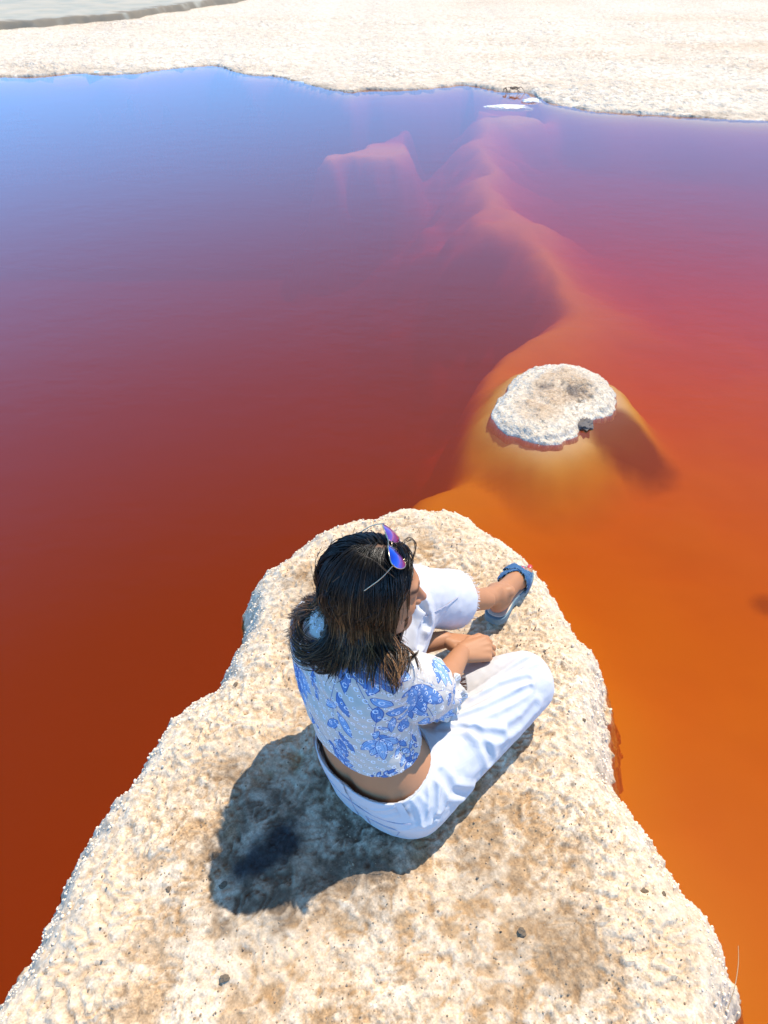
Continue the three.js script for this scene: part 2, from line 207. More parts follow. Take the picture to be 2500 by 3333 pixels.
function net(f, lo, hi, h, slack = 1.6) {
  const n = [0, 1, 2].map((k) => Math.ceil((hi[k] - lo[k]) / h) + 1), [nx, ny, nz] = n, vals = new Float32Array(nx * ny * nz), B = 6, reach = h * B * 0.87 * slack, p = [0, 0, 0];
  for (let bz = 0; bz < nz; bz += B) for (let by = 0; by < ny; by += B) for (let bx = 0; bx < nx; bx += B) {
    p[0] = lo[0] + (bx + B / 2) * h; p[1] = lo[1] + (by + B / 2) * h; p[2] = lo[2] + (bz + B / 2) * h;
    const c = f(p), far = Math.abs(c) > reach;
    for (let z = bz; z < Math.min(bz + B, nz); z++) for (let y = by; y < Math.min(by + B, ny); y++) for (let x = bx; x < Math.min(bx + B, nx); x++) {
      if (far) { vals[(z * ny + y) * nx + x] = c; continue; }
      p[0] = lo[0] + x * h; p[1] = lo[1] + y * h; p[2] = lo[2] + z * h; vals[(z * ny + y) * nx + x] = f(p);
    }
  }
  const id = new Int32Array(nx * ny * nz).fill(-1), P = [], I = [], at = (x, y, z) => (z * ny + y) * nx + x;
  const E = [[0, 1], [0, 2], [0, 4], [1, 3], [1, 5], [2, 3], [2, 6], [3, 7], [4, 5], [4, 6], [5, 7], [6, 7]], cv = new Float64Array(8);
  for (let z = 0; z < nz - 1; z++) for (let y = 0; y < ny - 1; y++) for (let x = 0; x < nx - 1; x++) {
    let m = 0; for (let k = 0; k < 8; k++) { cv[k] = vals[at(x + (k & 1), y + ((k >> 1) & 1), z + (k >> 2))]; if (cv[k] < 0) m |= 1 << k; }
    if (m === 0 || m === 255) continue;
    let sx = 0, sy = 0, sz = 0, c = 0;
    for (const [a, b] of E) if (((m >> a) & 1) !== ((m >> b) & 1)) { const t = cv[a] / (cv[a] - cv[b]); sx += (a & 1) + ((b & 1) - (a & 1)) * t; sy += ((a >> 1) & 1) + (((b >> 1) & 1) - ((a >> 1) & 1)) * t; sz += (a >> 2) + ((b >> 2) - (a >> 2)) * t; c++; }
    id[at(x, y, z)] = P.length / 3; P.push(lo[0] + (x + sx / c) * h, lo[1] + (y + sy / c) * h, lo[2] + (z + sz / c) * h);
  }
  const quad = (a, b, c, d, flip) => { if (a < 0 || b < 0 || c < 0 || d < 0) return; if (flip) I.push(a, c, b, a, d, c); else I.push(a, b, c, a, c, d); };
  for (let z = 1; z < nz - 1; z++) for (let y = 1; y < ny - 1; y++) for (let x = 1; x < nx - 1; x++) {
    const s = vals[at(x, y, z)] < 0;
    if (s !== vals[at(x + 1, y, z)] < 0) quad(id[at(x, y - 1, z - 1)], id[at(x, y, z - 1)], id[at(x, y, z)], id[at(x, y - 1, z)], !s);
    if (s !== vals[at(x, y + 1, z)] < 0) quad(id[at(x - 1, y, z - 1)], id[at(x - 1, y, z)], id[at(x, y, z)], id[at(x, y, z - 1)], !s);
    if (s !== vals[at(x, y, z + 1)] < 0) quad(id[at(x - 1, y - 1, z)], id[at(x, y - 1, z)], id[at(x, y, z)], id[at(x - 1, y, z)], !s);
  }
  const N = new Float32Array(P.length), e = h * 0.6;
  for (let i = 0; i < P.length; i += 3) {
    const q = [P[i], P[i + 1], P[i + 2]];
    for (let pass = 0; pass < 2; pass++) {
      const g = [0, 0, 0]; for (let k = 0; k < 3; k++) { const o = q[k]; q[k] = o + e; const a = f(q); q[k] = o - e; g[k] = (a - f(q)) / (2 * e); q[k] = o; }
      const l = Math.hypot(...g) || 1;
      if (pass) { N[i] = g[0] / l; N[i + 1] = g[1] / l; N[i + 2] = g[2] / l; } else { const s = clamp(f(q) / (l * l), -h * 0.5, h * 0.5); for (let k = 0; k < 3; k++) q[k] -= g[k] * s * 0.9; }
    }
    P[i] = q[0]; P[i + 1] = q[1]; P[i + 2] = q[2];
  }
  const geo = new THREE.BufferGeometry(); geo.setAttribute('position', new THREE.Float32BufferAttribute(P, 3)); geo.setAttribute('normal', new THREE.BufferAttribute(N, 3)); geo.setIndex(I); return geo;
}
function paint(g, fn) { const p = g.attributes.position, n = g.attributes.normal, C = new Float32Array(p.count * 3); for (let i = 0; i < p.count; i++) C.set(fn([p.getX(i), p.getY(i), p.getZ(i)], [n.getX(i), n.getY(i), n.getZ(i)]), i * 3); g.setAttribute('color', new THREE.BufferAttribute(C, 3)); return g; }
function uvBy(g, fn) { const p = g.attributes.position, U = new Float32Array(p.count * 2); for (let i = 0; i < p.count; i++) U.set(fn([p.getX(i), p.getY(i), p.getZ(i)]), i * 2); g.setAttribute('uv', new THREE.BufferAttribute(U, 2)); return g; }
function tubes(list, sides = 4) {                                   // list of {p: [[x,y,z]...], r: (t)=>radius, c: (t)=>[r,g,b]} -> one geometry
  const P = [], N = [], C = [], I = [];
  for (const s of list) {
    const n = s.p.length, base = P.length / 3; let up = null;
    for (let i = 0; i < n; i++) {
      const t = vnorm(vsub(s.p[Math.min(i + 1, n - 1)], s.p[Math.max(i - 1, 0)])); if (!up) up = Math.abs(t[1]) < 0.9 ? [0, 1, 0] : [1, 0, 0];
      const a = vnorm(vcross(t, up)), b = vcross(a, t); up = b; const u = i / (n - 1), r = s.r(u), c = s.c ? s.c(u) : [1, 1, 1];
      for (let k = 0; k < sides; k++) { const w = k / sides * 2 * Math.PI, x = Math.cos(w), y = Math.sin(w), d = [a[0] * x + b[0] * y, a[1] * x + b[1] * y, a[2] * x + b[2] * y]; P.push(s.p[i][0] + d[0] * r, s.p[i][1] + d[1] * r, s.p[i][2] + d[2] * r); N.push(...d); C.push(...c); }
      if (i) for (let k = 0; k < sides; k++) { const q = base + (i - 1) * sides, k2 = (k + 1) % sides; I.push(q + k, q + sides + k, q + k2, q + k2, q + sides + k, q + sides + k2); }
    }
  }
  const g = new THREE.BufferGeometry(); g.setAttribute('position', new THREE.Float32BufferAttribute(P, 3)); g.setAttribute('normal', new THREE.Float32BufferAttribute(N, 3)); g.setAttribute('color', new THREE.Float32BufferAttribute(C, 3)); g.setIndex(I); return g;
}
const curve = (pts, n, closed) => new THREE.CatmullRomCurve3(pts.map((p) => new THREE.Vector3(...p)), !!closed).getPoints(n).map((p) => [p.x, p.y, p.z]);

// ---------- the seated woman: joints in metres, she faces away and to the right ----------
const BASE = [0.01, 0, -1.05];
const hipR = V(0.075, 0.125, -1.00), hipL = V(-0.06, 0.125, -1.10), kneeR = V(0.375, 0.142, -1.288), ankR = V(0.075, 0.055, -1.275), kneeL = V(0.072, 0.345, -1.405), ankL = V(0.344, 0.105, -1.632);
const shR = V(0.008, 0.485, -1.035), shL = V(-0.155, 0.418, -1.24), elbR = V(0.118, 0.272, -1.135), wriR = V(0.206, 0.222, -1.318), elbL = V(-0.105, 0.235, -1.285), wriL = V(0.165, 0.215, -1.372);
const neckB = V(-0.088, 0.515, -1.125), HC = V(-0.020, 0.663, -1.112);
// torso stations: centre, half width, half depth, heading in degrees
const ST = [[V(0.012, 0.0, -1.062), 0.155, 0.098, 38], [V(0.008, 0.10, -1.056), 0.163, 0.114, 39], [V(-0.026, 0.20, -1.052), 0.138, 0.10, 41], [V(-0.046, 0.28, -1.062), 0.124, 0.09, 43], [V(-0.07, 0.37, -1.083), 0.132, 0.094, 46], [V(-0.082, 0.445, -1.108), 0.140, 0.088, 49], [V(-0.086, 0.495, -1.122), 0.115, 0.066, 50], [V(-0.088, 0.535, -1.13), 0.06, 0.052, 52]];
function station(p) {                                               // which cross-section p lies in, and where in it
  const y = p[1]; let k = 0; while (k < ST.length - 2 && y > ST[k + 1][0][1]) k++;
  const A = ST[k], Bq = ST[k + 1]; let t = (y - A[0][1]) / (Bq[0][1] - A[0][1]); t = clamp(t); const a = t * t * (3 - 2 * t) * 0.5 + t * 0.5;
  const c = vmix(A[0], Bq[0], t), w = lerp(A[1], Bq[1], a), d = lerp(A[2], Bq[2], a), h = lerp(A[3], Bq[3], t) * Math.PI / 180, x = p[0] - c[0], z = p[2] - c[2];
  return [x * Math.cos(h) + z * Math.sin(h), x * Math.sin(h) - z * Math.cos(h), w, d];   // right, forward
}
function torso(p, grow) {
  const [u, v, w0, d0] = station(p), w = w0 + grow, d = d0 + grow, q = Math.pow(Math.pow(Math.abs(u) / w, 2.3) + Math.pow(Math.abs(v) / d, 2.3), 1 / 2.3), l = Math.hypot(u, v);
  let r = l < 1e-6 ? -Math.min(w, d) : l - l / q;
  r += 0.006 * Math.exp(-(u * u) / 0.0004) * (v < 0 ? 1 : 0) * (grow < 0.005 ? 1 : 0.3);                       // groove of the spine
  const top = ST[ST.length - 1][0][1] + grow, bot = -0.004 - grow * 0; return smax(smax(r * 0.9, p[1] - top, 0.03), bot - p[1], 0.02);
}
// head frame: forward, up, right
const hF = vnorm(V(0.98, -0.11, -0.14)), hR = vnorm(vcross(hF, V(0.03, 1, 0.0))), hU = vcross(hR, hF);
const toHead = (p) => { const d = vsub(p, HC); return [vdot(d, hF), vdot(d, hU), vdot(d, hR)]; }, fromHead = (q) => [0, 1, 2].map((k) => HC[k] + hF[k] * q[0] + hU[k] * q[1] + hR[k] * q[2]);
function headField(p) {
  const q = toHead(p), s = [q[0], q[1], Math.abs(q[2])];
  let d = ell(s, V(-0.014, 0.03, 0), V(0.093, 0.084, 0.073));
  d = smin(d, ell(s, V(0.036, -0.03, 0), V(0.053, 0.078, 0.057)), 0.03);
  d = smin(d, cap(s, V(-0.005, -0.058, 0.046), V(0.06, -0.092, 0.012), 0.02, 0.02), 0.03);
  d = smin(d, ball(s, V(0.072, -0.09, 0), 0.0165), 0.02);
  d = smin(d, cap(s, V(0.074, 0.024, 0.03), V(0.081, 0.02, 0.006), 0.011, 0.011), 0.014);
  d = smin(d, ball(s, V(0.058, -0.022, 0.036), 0.021), 0.02);                        // cheekbone
  d = smax(d, -ball(s, V(0.091, 0.004, 0.030), 0.0125), 0.012);
  d = smin(d, ell(s, V(0.070, 0.003, 0.030), V(0.014, 0.0105, 0.0145)), 0.004);       // lids
  d = smin(d, cap(s, V(0.080, 0.012, 0), V(0.106, -0.026, 0), 0.0065, 0.0095), 0.012);
  d = smin(d, ball(s, V(0.094, -0.031, 0.0105), 0.0075), 0.007);
  d = smax(d, -ball(s, V(0.097, -0.040, 0.007), 0.0035), 0.003);
  d = smin(d, cap(s, V(0.074, -0.060, 0.017), V(0.0905, -0.0565, 0.002), 0.004, 0.0062), 0.006);
  d = smin(d, cap(s, V(0.074, -0.063, 0.015), V(0.0885, -0.0685, 0.0), 0.004, 0.0066), 0.006);
  d = smax(d, -cap(s, V(0.078, -0.0615, 0.014), V(0.097, -0.0622, 0), 0.0012, 0.0014), 0.003);
  d = smin(d, smax(ell(s, V(-0.008, -0.006, 0.074), V(0.016, 0.026, 0.006)), -ell(s, V(-0.004, -0.004, 0.080), V(0.009, 0.016, 0.006)), 0.005), 0.006);
  return smin(d, cap(p, vadd(HC, V(-0.03, -0.06, 0)), neckB, 0.05, 0.054), 0.03);
}
// a loosely closed hand: wrist, direction to the knuckles, back-of-hand normal, +1 when the thumb lies along cross(d, n)
function handField(wr, dir, nor, side, curl) {
  const d = vnorm(dir), s0 = vnorm(vcross(d, nor)), n = vcross(s0, d), s = s0.map((x) => x * side), at = (a, b, c) => [0, 1, 2].map((k) => wr[k] + d[k] * a + s[k] * b + n[k] * c);
  const bones = [];
  const F = [[0.024, 0.078, 0.040, 0.024, 0.018, 0.0082], [0.007, 0.082, 0.044, 0.027, 0.019, 0.0084], [-0.010, 0.078, 0.041, 0.025, 0.018, 0.008], [-0.026, 0.070, 0.033, 0.019, 0.016, 0.0072]];
  const palm = [];
  F.forEach(([b, m, p1, p2, p3, r], i) => {
    const k0 = at(0.004, b * 0.55, 0), k1 = at(m, b, 0.004 - Math.abs(b) * 0.12); palm.push([k0, k1, 0.0145, 0.0118]);
    let a = curl[0] + i * 0.06, q = k1; const bone = [];
    for (const [l, da, r1, r2] of [[p1, 0, r * 1.15, r], [p2, curl[1], r, r * 0.95], [p3, curl[2], r * 0.93, r * 0.78]]) { a += da; const e = [0, 1, 2].map((k) => q[k] + (d[k] * Math.cos(a) - n[k] * Math.sin(a) - s[k] * b * 0.6) * l); bone.push([q, e, r1, r2]); q = e; }
    bones.push(bone);
  });
  const t0 = at(0.018, 0.020, -0.006), t1 = at(0.045, 0.036, -0.012), t2 = at(0.074, 0.040, -0.012), t3 = at(0.098, 0.033, -0.014);
  const thumb = [[t0, t1, 0.0145, 0.0115], [t1, t2, 0.0105, 0.0095], [t2, t3, 0.0095, 0.0075]];
  const f = (p) => {
    let e = 9; for (const b of palm) e = smin(e, cap(p, ...b), 0.008);
    for (const bone of bones) { let g = 9; for (const b of bone) g = smin(g, cap(p, ...b), 0.004); e = smin(e, g, 0.0022); }
    let g = 9; for (const b of thumb) g = smin(g, cap(p, ...b), 0.006); return smin(e, g, 0.006);
  };
  f.nail = [t3, n, s, d]; return f;
}
const handR = handField(wriR, V(0.92, -0.16, -0.36), V(0.22, 0.93, 0.28), -1, [0.75, 1.15, 0.8]);
const handL = handField(wriL, V(0.95, -0.1, 0.1), V(-0.1, 0.9, -0.42), 1, [0.6, 0.9, 0.6]);
// left foot, in the frame of its slide: a along the sole, c up, b towards the big toe
const FT = V(0.352, 0.0, -1.648), fA = vnorm(V(0.497, 0, -0.868)), fB = V(-fA[2], 0, fA[0]), SOLE = 0.03;
const footAt = (a, b, c) => [FT[0] + fA[0] * a + fB[0] * b, FT[1] + c, FT[2] + fA[2] * a + fB[2] * b], toFoot = (p) => { const d = vsub(p, FT); return [vdot(d, fA), vdot(d, fB), d[1]]; };
const TOES = [[0.228, 0.024, 0.0135], [0.222, 0.003, 0.0095], [0.212, -0.012, 0.009], [0.2, -0.025, 0.0085], [0.186, -0.037, 0.008]];
function footField(p) {
  const q = toFoot(p); let d = ell(q, V(0.022, -0.002, SOLE + 0.027), V(0.034, 0.027, 0.032));
  d = smin(d, cap(q, V(0.03, 0, SOLE + 0.03), V(0.15, 0.008, SOLE + 0.026), 0.027, 0.024), 0.02);
  d = smin(d, cap(q, V(0.04, -0.006, SOLE + 0.05), V(0.14, 0.008, SOLE + 0.035), 0.028, 0.022), 0.03);
  d = smin(d, cap(q, V(0.155, 0.022, SOLE + 0.017), V(0.145, -0.026, SOLE + 0.014), 0.020, 0.016), 0.025);
  for (const [a, b, r] of TOES) d = smin(d, cap(q, V(a - 0.05, b, SOLE + 0.017), V(a, b, SOLE + r * 0.95), r * 1.05, r * 0.95), 0.008);
  d = smin(d, ball(q, V(0.042, 0.024, SOLE + 0.072), 0.0165), 0.012); d = smin(d, ball(q, V(0.034, -0.029, SOLE + 0.062), 0.0155), 0.012);   // ankle bones
  d = smin(d, cap(p, footAt(0.034, -0.002, 0.085), vmix(ankL, kneeL, 0.22), 0.0285, 0.032), 0.03);
  d = smin(d, cap(q, V(0.004, -0.002, SOLE + 0.04), V(0.0, -0.002, SOLE + 0.10), 0.012, 0.011), 0.025);                                       // heel cord
  return smax(d, SOLE + 0.001 - q[2], 0.006);
}
function bodyField(p) {
  let d = torso(p, 0);
  d = smin(d, cap(p, neckB, shR, 0.05, 0.048), 0.05); d = smin(d, cap(p, neckB, shL, 0.05, 0.048), 0.05);
  d = smin(d, cap(p, neckB, vadd(HC, V(-0.03, -0.06, 0)), 0.053, 0.0485), 0.03);
  for (const [a, b, c] of [[shR, elbR, wriR], [shL, elbL, wriL]]) { d = smin(d, cap(p, a, b, 0.046, 0.036), 0.03); d = smin(d, cap(p, b, vmix(b, c, 0.35), 0.036, 0.037), 0.02); d = smin(d, cap(p, vmix(b, c, 0.35), c, 0.037, 0.0235), 0.02); }
  d = smin(d, cap(p, hipR, kneeR, 0.075, 0.055), 0.04); d = smin(d, cap(p, hipL, kneeL, 0.075, 0.055), 0.04);
  d = smin(d, cap(p, kneeR, vmix(kneeR, ankR, 0.4), 0.05, 0.048), 0.03); d = smin(d, cap(p, vmix(kneeR, ankR, 0.4), ankR, 0.048, 0.034), 0.03);
  d = smin(d, cap(p, kneeL, vmix(kneeL, ankL, 0.35), 0.05, 0.049), 0.03); d = smin(d, cap(p, vmix(kneeL, ankL, 0.35), vmix(kneeL, ankL, 0.86), 0.049, 0.031), 0.03);
  d = smin(d, cap(p, ankR, vadd(ankR, V(-0.11, -0.022, -0.05)), 0.034, 0.022), 0.03); d = smin(d, cap(p, vadd(ankR, V(-0.05, -0.02, -0.03)), vadd(ankR, V(-0.15, -0.03, -0.07)), 0.03, 0.016), 0.02);
  return d;
}
const skin = (p, n) => {
  const m = fbm(p[0] * 30, p[1] * 30, p[2] * 30, 3), h = toHead(p), lip = sst(0.012, 0.006, Math.hypot((h[1] + 0.0625) * 1.1, h[2] * 0.45)) * sst(0.077, 0.083, h[0]);
  const q = toFoot(p), heel = sst(0.045, 0.0, q[0]) * sst(0.08, 0.04, q[2]), nose = sst(0.025, 0.008, Math.hypot(h[0] - 0.104, h[1] + 0.026, h[2])), k = 1 + 0.08 * m;
  const brow = sst(0.006, 0.002, Math.abs(h[1] - 0.026 - 0.1 * (0.03 - Math.abs(Math.abs(h[2]) - 0.03)))) * sst(0.022, 0.016, Math.abs(Math.abs(h[2]) - 0.032)) * sst(0.06, 0.07, h[0]) * (Math.abs(h[1]) < 0.05 ? 1 : 0), lash = sst(0.003, 0.001, Math.abs(h[1] + 0.003)) * sst(0.014, 0.010, Math.abs(Math.abs(h[2]) - 0.03)) * sst(0.074, 0.078, h[0]);
  return [0, 1, 2].map((c) => { let v = [0.45, 0.205, 0.098][c] * k; v = lerp(v, [0.50, 0.21, 0.13][c], Math.max(heel * 0.8, nose * 0.5)); v = lerp(v, [0.33, 0.085, 0.075][c], lip); return lerp(v, [0.03, 0.02, 0.015][c], Math.max(brow * 0.8, lash)); });
};
const person = new THREE.Group(); person.position.set(...BASE);
const put = (g, mat, name, parent = person) => part(parent === person ? g.translate(-BASE[0], -BASE[1], -BASE[2]) : g.translate(-BASE[0], -BASE[1], -BASE[2]), mat, name, parent);
const box = (c, r) => [c.map((x) => x - r), c.map((x) => x + r)];
const skinMat = new THREE.MeshPhysicalMaterial({ name: 'skin', vertexColors: true, roughness: 0.5, specularIntensity: 0.6, sheen: 0.15, sheenRoughness: 0.5, sheenColor: new THREE.Color(0.6, 0.35, 0.25) });
{
  const gs = [net(bodyField, [-0.3, -0.02, -1.68], [0.5, 0.62, -0.86], 0.0065), net(headField, ...box(fromHead([0, -0.035, 0]), 0.16), 0.0035), net((p) => handR(p), ...box(vadd(wriR, V(0.05, -0.02, -0.02)), 0.09), 0.003), net((p) => handL(p), ...box(vadd(wriL, V(0.05, -0.02, 0)), 0.09), 0.003), net(footField, [0.25, 0.0, -1.92], [0.56, 0.19, -1.55], 0.0035)];
  put(paint(mergeGeometries(gs), skin), skinMat, 'body');
}

// ---------- her clothes ----------
const TR = { aR: vnorm(vsub(ankR, kneeR)), cR: vmix(kneeR, ankR, 0.47), aL: vnorm(vsub(ankL, kneeL)), cL: vmix(kneeL, ankL, 0.46) };
const waistY = (v) => 0.194 + 0.20 * v + 5 * Math.max(0, v - 0.11);
const CREASES = [/*CREASES*/[[[0.222, 0.2, -1.196], [0.27, 0.208, -1.223], [0.311, 0.211, -1.252], [0.351, 0.214, -1.277], [0.4, 0.216, -1.308]], 0.01, 0.005], [[[0.153, 0.201, -1.13], [0.221, 0.21, -1.166], [0.299, 0.215, -1.211], [0.374, 0.213, -1.238]], 0.01, 0.005], [[[0.175, 0.212, -1.111], [0.261, 0.214, -1.145], [0.326, 0.209, -1.182], [0.375, 0.206, -1.217]], 0.009, 0.0045], [[[0.226, 0.207, -1.082], [0.256, 0.196, -1.083], [0.291, 0.177, -1.091]], 0.012, 0.005], [[[0.138, 0.209, -1.093], [0.185, 0.214, -1.092], [0.226, 0.207, -1.082]], 0.009, 0.003], [[[0.22, 0.21, -1.087], [0.242, 0.192, -1.065], [0.265, 0.14, -1.043]], 0.012, 0.005], [[[0.094, 0.246, -1.006], [0.106, 0.224, -0.982], [0.114, 0.2, -0.948], [0.115, 0.163, -0.91], [0.097, 0.129, -0.885]], 0.007, 0.006], [[[0.103, 0.235, -1.004], [0.127, 0.206, -0.975], [0.14, 0.184, -0.952], [0.132, 0.148, -0.912]], 0.008, 0.005], [[[0.135, 0.202, -0.975], [0.16, 0.163, -0.95], [0.206, 0.105, -0.979]], 0.012, 0.006], [[[0.074, 0.193, -0.916], [0.088, 0.172, -0.905], [0.097, 0.138, -0.889]], 0.008, 0.004], [[[-0.033, 0.129, -0.906], [0.02, 0.158, -0.894], [0.055, 0.185, -0.906]], 0.009, 0.003], [[[0.037, 0.088, -0.877], [0.081, 0.112, -0.877], [0.12, 0.114, -0.89]], 0.008, 0.004], [[[-0.035, 0.151, -0.911], [0.006, 0.172, -0.902], [0.047, 0.199, -0.913]], 0.007, 0.0025], [[[0.318, 0.172, -1.113], [0.357, 0.163, -1.145], [0.393, 0.17, -1.184]], 0.014, 0.004], [[[0.095, 0.39, -1.33], [0.107, 0.368, -1.319], [0.11, 0.343, -1.304]], 0.012, 0.006], [[[0.081, 0.413, -1.35], [0.095, 0.39, -1.33]], 0.012, 0.004], [[[0.102, 0.36, -1.31], [0.095, 0.343, -1.288], [0.093, 0.318, -1.264]], 0.012, 0.006]];
function creaseAt(p, list) { let s = 0; for (const [pts, w, dep] of list) { let m = 1e9; for (let i = 0; i + 1 < pts.length; i++) { if (Math.abs(p[0] - pts[i][0]) + Math.abs(p[2] - pts[i][2]) > 0.22) continue; const t = cap(p, pts[i], pts[i + 1], 0, 0); if (t < m) m = t; } if (m < w * 3) s += 2.0 * dep * (Math.exp(-(m * m) / (0.65 * w * w)) - 0.5 * Math.exp(-((m - 1.5 * w) ** 2) / (0.9 * w * w))); } return s; }
function trouserShape(p, g = 0) {
  const [, v] = station(p), k = lerp(0.045, 0.014, sst(0.10, 0.20, p[1]) * sst(0.1, 0.05, v));
  let d = torso(p, 0.010 + 0.004 * sst(0.02, -0.09, v) + g);
  d = smin(d, cap(p, vadd(hipR, V(0.005, -0.012, 0.005)), vadd(kneeR, V(0, -0.012, 0.004)), 0.094 + g, 0.083 + g), k);
  d = smin(d, cap(p, vmix(hipL, kneeL, 0.08), kneeL, 0.088 + g, 0.082 + g), k);
  const sR = smax(cap(p, vadd(kneeR, V(0, -0.004, -0.012)), vadd(TR.cR, TR.aR, 0.06), 0.074 + g, 0.080 + g), vdot(vsub(p, TR.cR), TR.aR), 0.004);
  const sL = smax(cap(p, kneeL, vadd(vadd(TR.cL, TR.aL, 0.06), V(0, -0.006, 0)), 0.078 + g, 0.089 + g), vdot(vsub(p, TR.cL), TR.aL), 0.004);
  return smin(smin(d, sR, 0.012), sL, 0.03);
}
function trouserField(p) {
  const [, v] = station(p);
  let d = trouserShape(p);
  const wy = waistY(v);
  if (Math.abs(d) < 0.03) {
    d += creaseAt(p, CREASES);
    d += 0.0022 * fbm(p[0] * 13, p[1] * 13, p[2] * 13, 2) + 0.0012 * noise(p[0] * 55, p[1] * 55, p[2] * 55);
  }
  d = smax(d, 0.001 - p[1], 0.012);
  d = smax(d, p[1] - wy, 0.003);
  d = smax(d, -Math.max(torso(p, 0.006 + 0.004 * sst(0.02, -0.09, v)) + 0.0, wy - 0.05 - p[1]), 0.003);
  const kR = vdot(vsub(p, TR.cR), TR.aR), kL = vdot(vsub(p, TR.cL), TR.aL);
  d = smax(d, -Math.max(cap(p, vmix(kneeR, TR.cR, 0.6), vadd(TR.cR, TR.aR, 0.06), 0.062, 0.0735), -kR - 0.05), 0.003);
  d = smax(d, -Math.max(cap(p, vmix(kneeL, TR.cL, 0.5), vadd(vadd(TR.cL, TR.aL, 0.06), V(0, -0.006, 0)), 0.066, 0.083), -kL - 0.05), 0.003);
  return d;
}
const weave = tile(256, (u, v) => 0.5 + 0.25 * Math.sin((u + v) * 2 * Math.PI * 40) + 0.3 * pnoise(20, u, v, 4, 2));
weave.repeat.set(9, 9);
const cotton = new THREE.MeshPhysicalMaterial({ name: 'white cotton', color: new THREE.Color(0.595, 0.58, 0.59), roughness: 0.85, specularIntensity: 0.3, bumpMap: weave, bumpScale: 0.0004, sheen: 0.2, sheenRoughness: 0.6, sheenColor: new THREE.Color(1, 1, 1) });
const flatUv = (g) => uvBy(g, (p) => [p[0] + 0.3 * p[2], p[1] + 0.8 * p[2]]);
const trousers = put(flatUv(net(trouserField, [-0.26, -0.01, -1.66], [0.52, 0.46, -0.84], 0.0042)), cotton, 'trousers');
trousers.userData.label = 'cropped wide white trousers with frayed hems';
// waistband, belt loops, hip pocket, seams, frayed threads at the hems
const bandField = (p) => { const [, v] = station(p), wy = waistY(v), t = torso(p, 0.0105 + 0.004 * sst(0.02, -0.09, v)); return smax(smax(smax(t - 0.0035, -(t + 0.001), 0.001), p[1] - wy - 0.002, 0.002), wy - 0.032 - p[1], 0.002); };
put(flatUv(net(bandField, [-0.24, 0.1, -1.24], [0.2, 0.26, -0.86], 0.003)), cotton, 'waistband', trousers);
function onHips(u, y, grow) {                                       // a point on the trousers' seat at angle u round the back
  let lo = 0, hi = 0.3; const at = (r) => { let k = 0; while (k < ST.length - 2 && y > ST[k + 1][0][1]) k++; const c = vmix(ST[k][0], ST[k + 1][0], clamp((y - ST[k][0][1]) / (ST[k + 1][0][1] - ST[k][0][1]))), h = (ST[k][3] + u) * Math.PI / 180; return [c[0] - Math.sin(h) * r, y, c[2] + Math.cos(h) * r]; };
  for (let i = 0; i < 26; i++) { const m = (lo + hi) / 2; if (trouserShape(at(m), grow) < 0) lo = m; else hi = m; } return at(lo);
}
for (const u of [0, -62, 58]) {
  const y = waistY(-0.1 * Math.cos(u * Math.PI / 180)), pts = [0, 0.35, 0.7, 1].map((t) => onHips(u, y + 0.003 - 0.042 * t, 0.0065 + 0.002 * Math.sin(t * 3.1))), b = pts.map((p, i) => onHips(u + 6, y + 0.003 - 0.042 * [0, 0.35, 0.7, 1][i], 0.0065 + 0.002 * Math.sin([0, 0.35, 0.7, 1][i] * 3.1)));
  const P = []; for (let i = 0; i < 4; i++) P.push(...pts[i], ...b[i]); const I = []; for (let i = 0; i < 3; i++) { const q = i * 2; I.push(q, q + 1, q + 2, q + 1, q + 3, q + 2); }
  const g = new THREE.BufferGeometry(); g.setAttribute('position', new THREE.Float32BufferAttribute(P, 3)); g.setIndex(I); g.computeVertexNormals(); put(flatUv(g), cotton, 'belt_loop', trousers);
}
{
  const seam = []; const run = (u0, y0, u1, y1, n = 10) => { const r = []; for (let i = 0; i <= n; i++) r.push(onHips(lerp(u0, u1, i / n), lerp(y0, y1, i / n), 0.0006)); seam.push({ p: r, r: () => 0.0017 }); };
  run(3, 0.135, 3, 0.02); run(-60, 0.125, 3, 0.10); run(3, 0.10, 62, 0.125);
  run(-48, 0.09, -14, 0.072); run(-48, 0.09, -46, 0.03); run(-14, 0.072, -16, 0.02);
  for (const s of [/*SEAMS*/[[0.104, 0.365, -1.313], [0.13, 0.361, -1.335], [0.167, 0.34, -1.381], [0.199, 0.327, -1.421]]]) seam.push({ p: curve(s, 24), r: () => 0.0012 });
  const stitchMat = new THREE.MeshStandardMaterial({ name: 'stitching', color: new THREE.Color(0.40, 0.39, 0.47), roughness: 0.9 });
  for (const q of seam) put(tubes([q], 5), stitchMat, 'seam', trousers);
  const frayMat = new THREE.MeshStandardMaterial({ name: 'cotton thread', color: new THREE.Color(0.7, 0.69, 0.7), roughness: 0.9 });
  for (const [c, a, r] of [[TR.cR, TR.aR, 0.0765], [vadd(TR.cL, V(0, -0.004, 0)), TR.aL, 0.0845]]) {
    const e1 = vnorm(vcross(a, V(0, 1, 0))), e2 = vcross(a, e1), fray = [];
    for (let i = 0; i < 170; i++) { const w = rr(0, 6.283), L = rr(0.004, 0.013) * (rnd() < 0.1 ? 2 : 1), o = vadd(vadd(c, e1, Math.cos(w) * r), e2, Math.sin(w) * r); if (o[1] < 0.003) continue; const q = [rr(-1, 1) * 0.5, rr(-1, 1) * 0.5, rr(-1, 1) * 0.5], m = vadd(vadd(o, a, L * 0.5), q, L * 0.2); fray.push({ p: [vadd(o, a, -0.002), m, vadd(vadd(o, a, L), q, L * 0.7)], r: () => 0.0006 }); }
    put(tubes(fray, 3), frayMat, 'frayed_hem', trousers).userData.kind = 'stuff';
  }
}
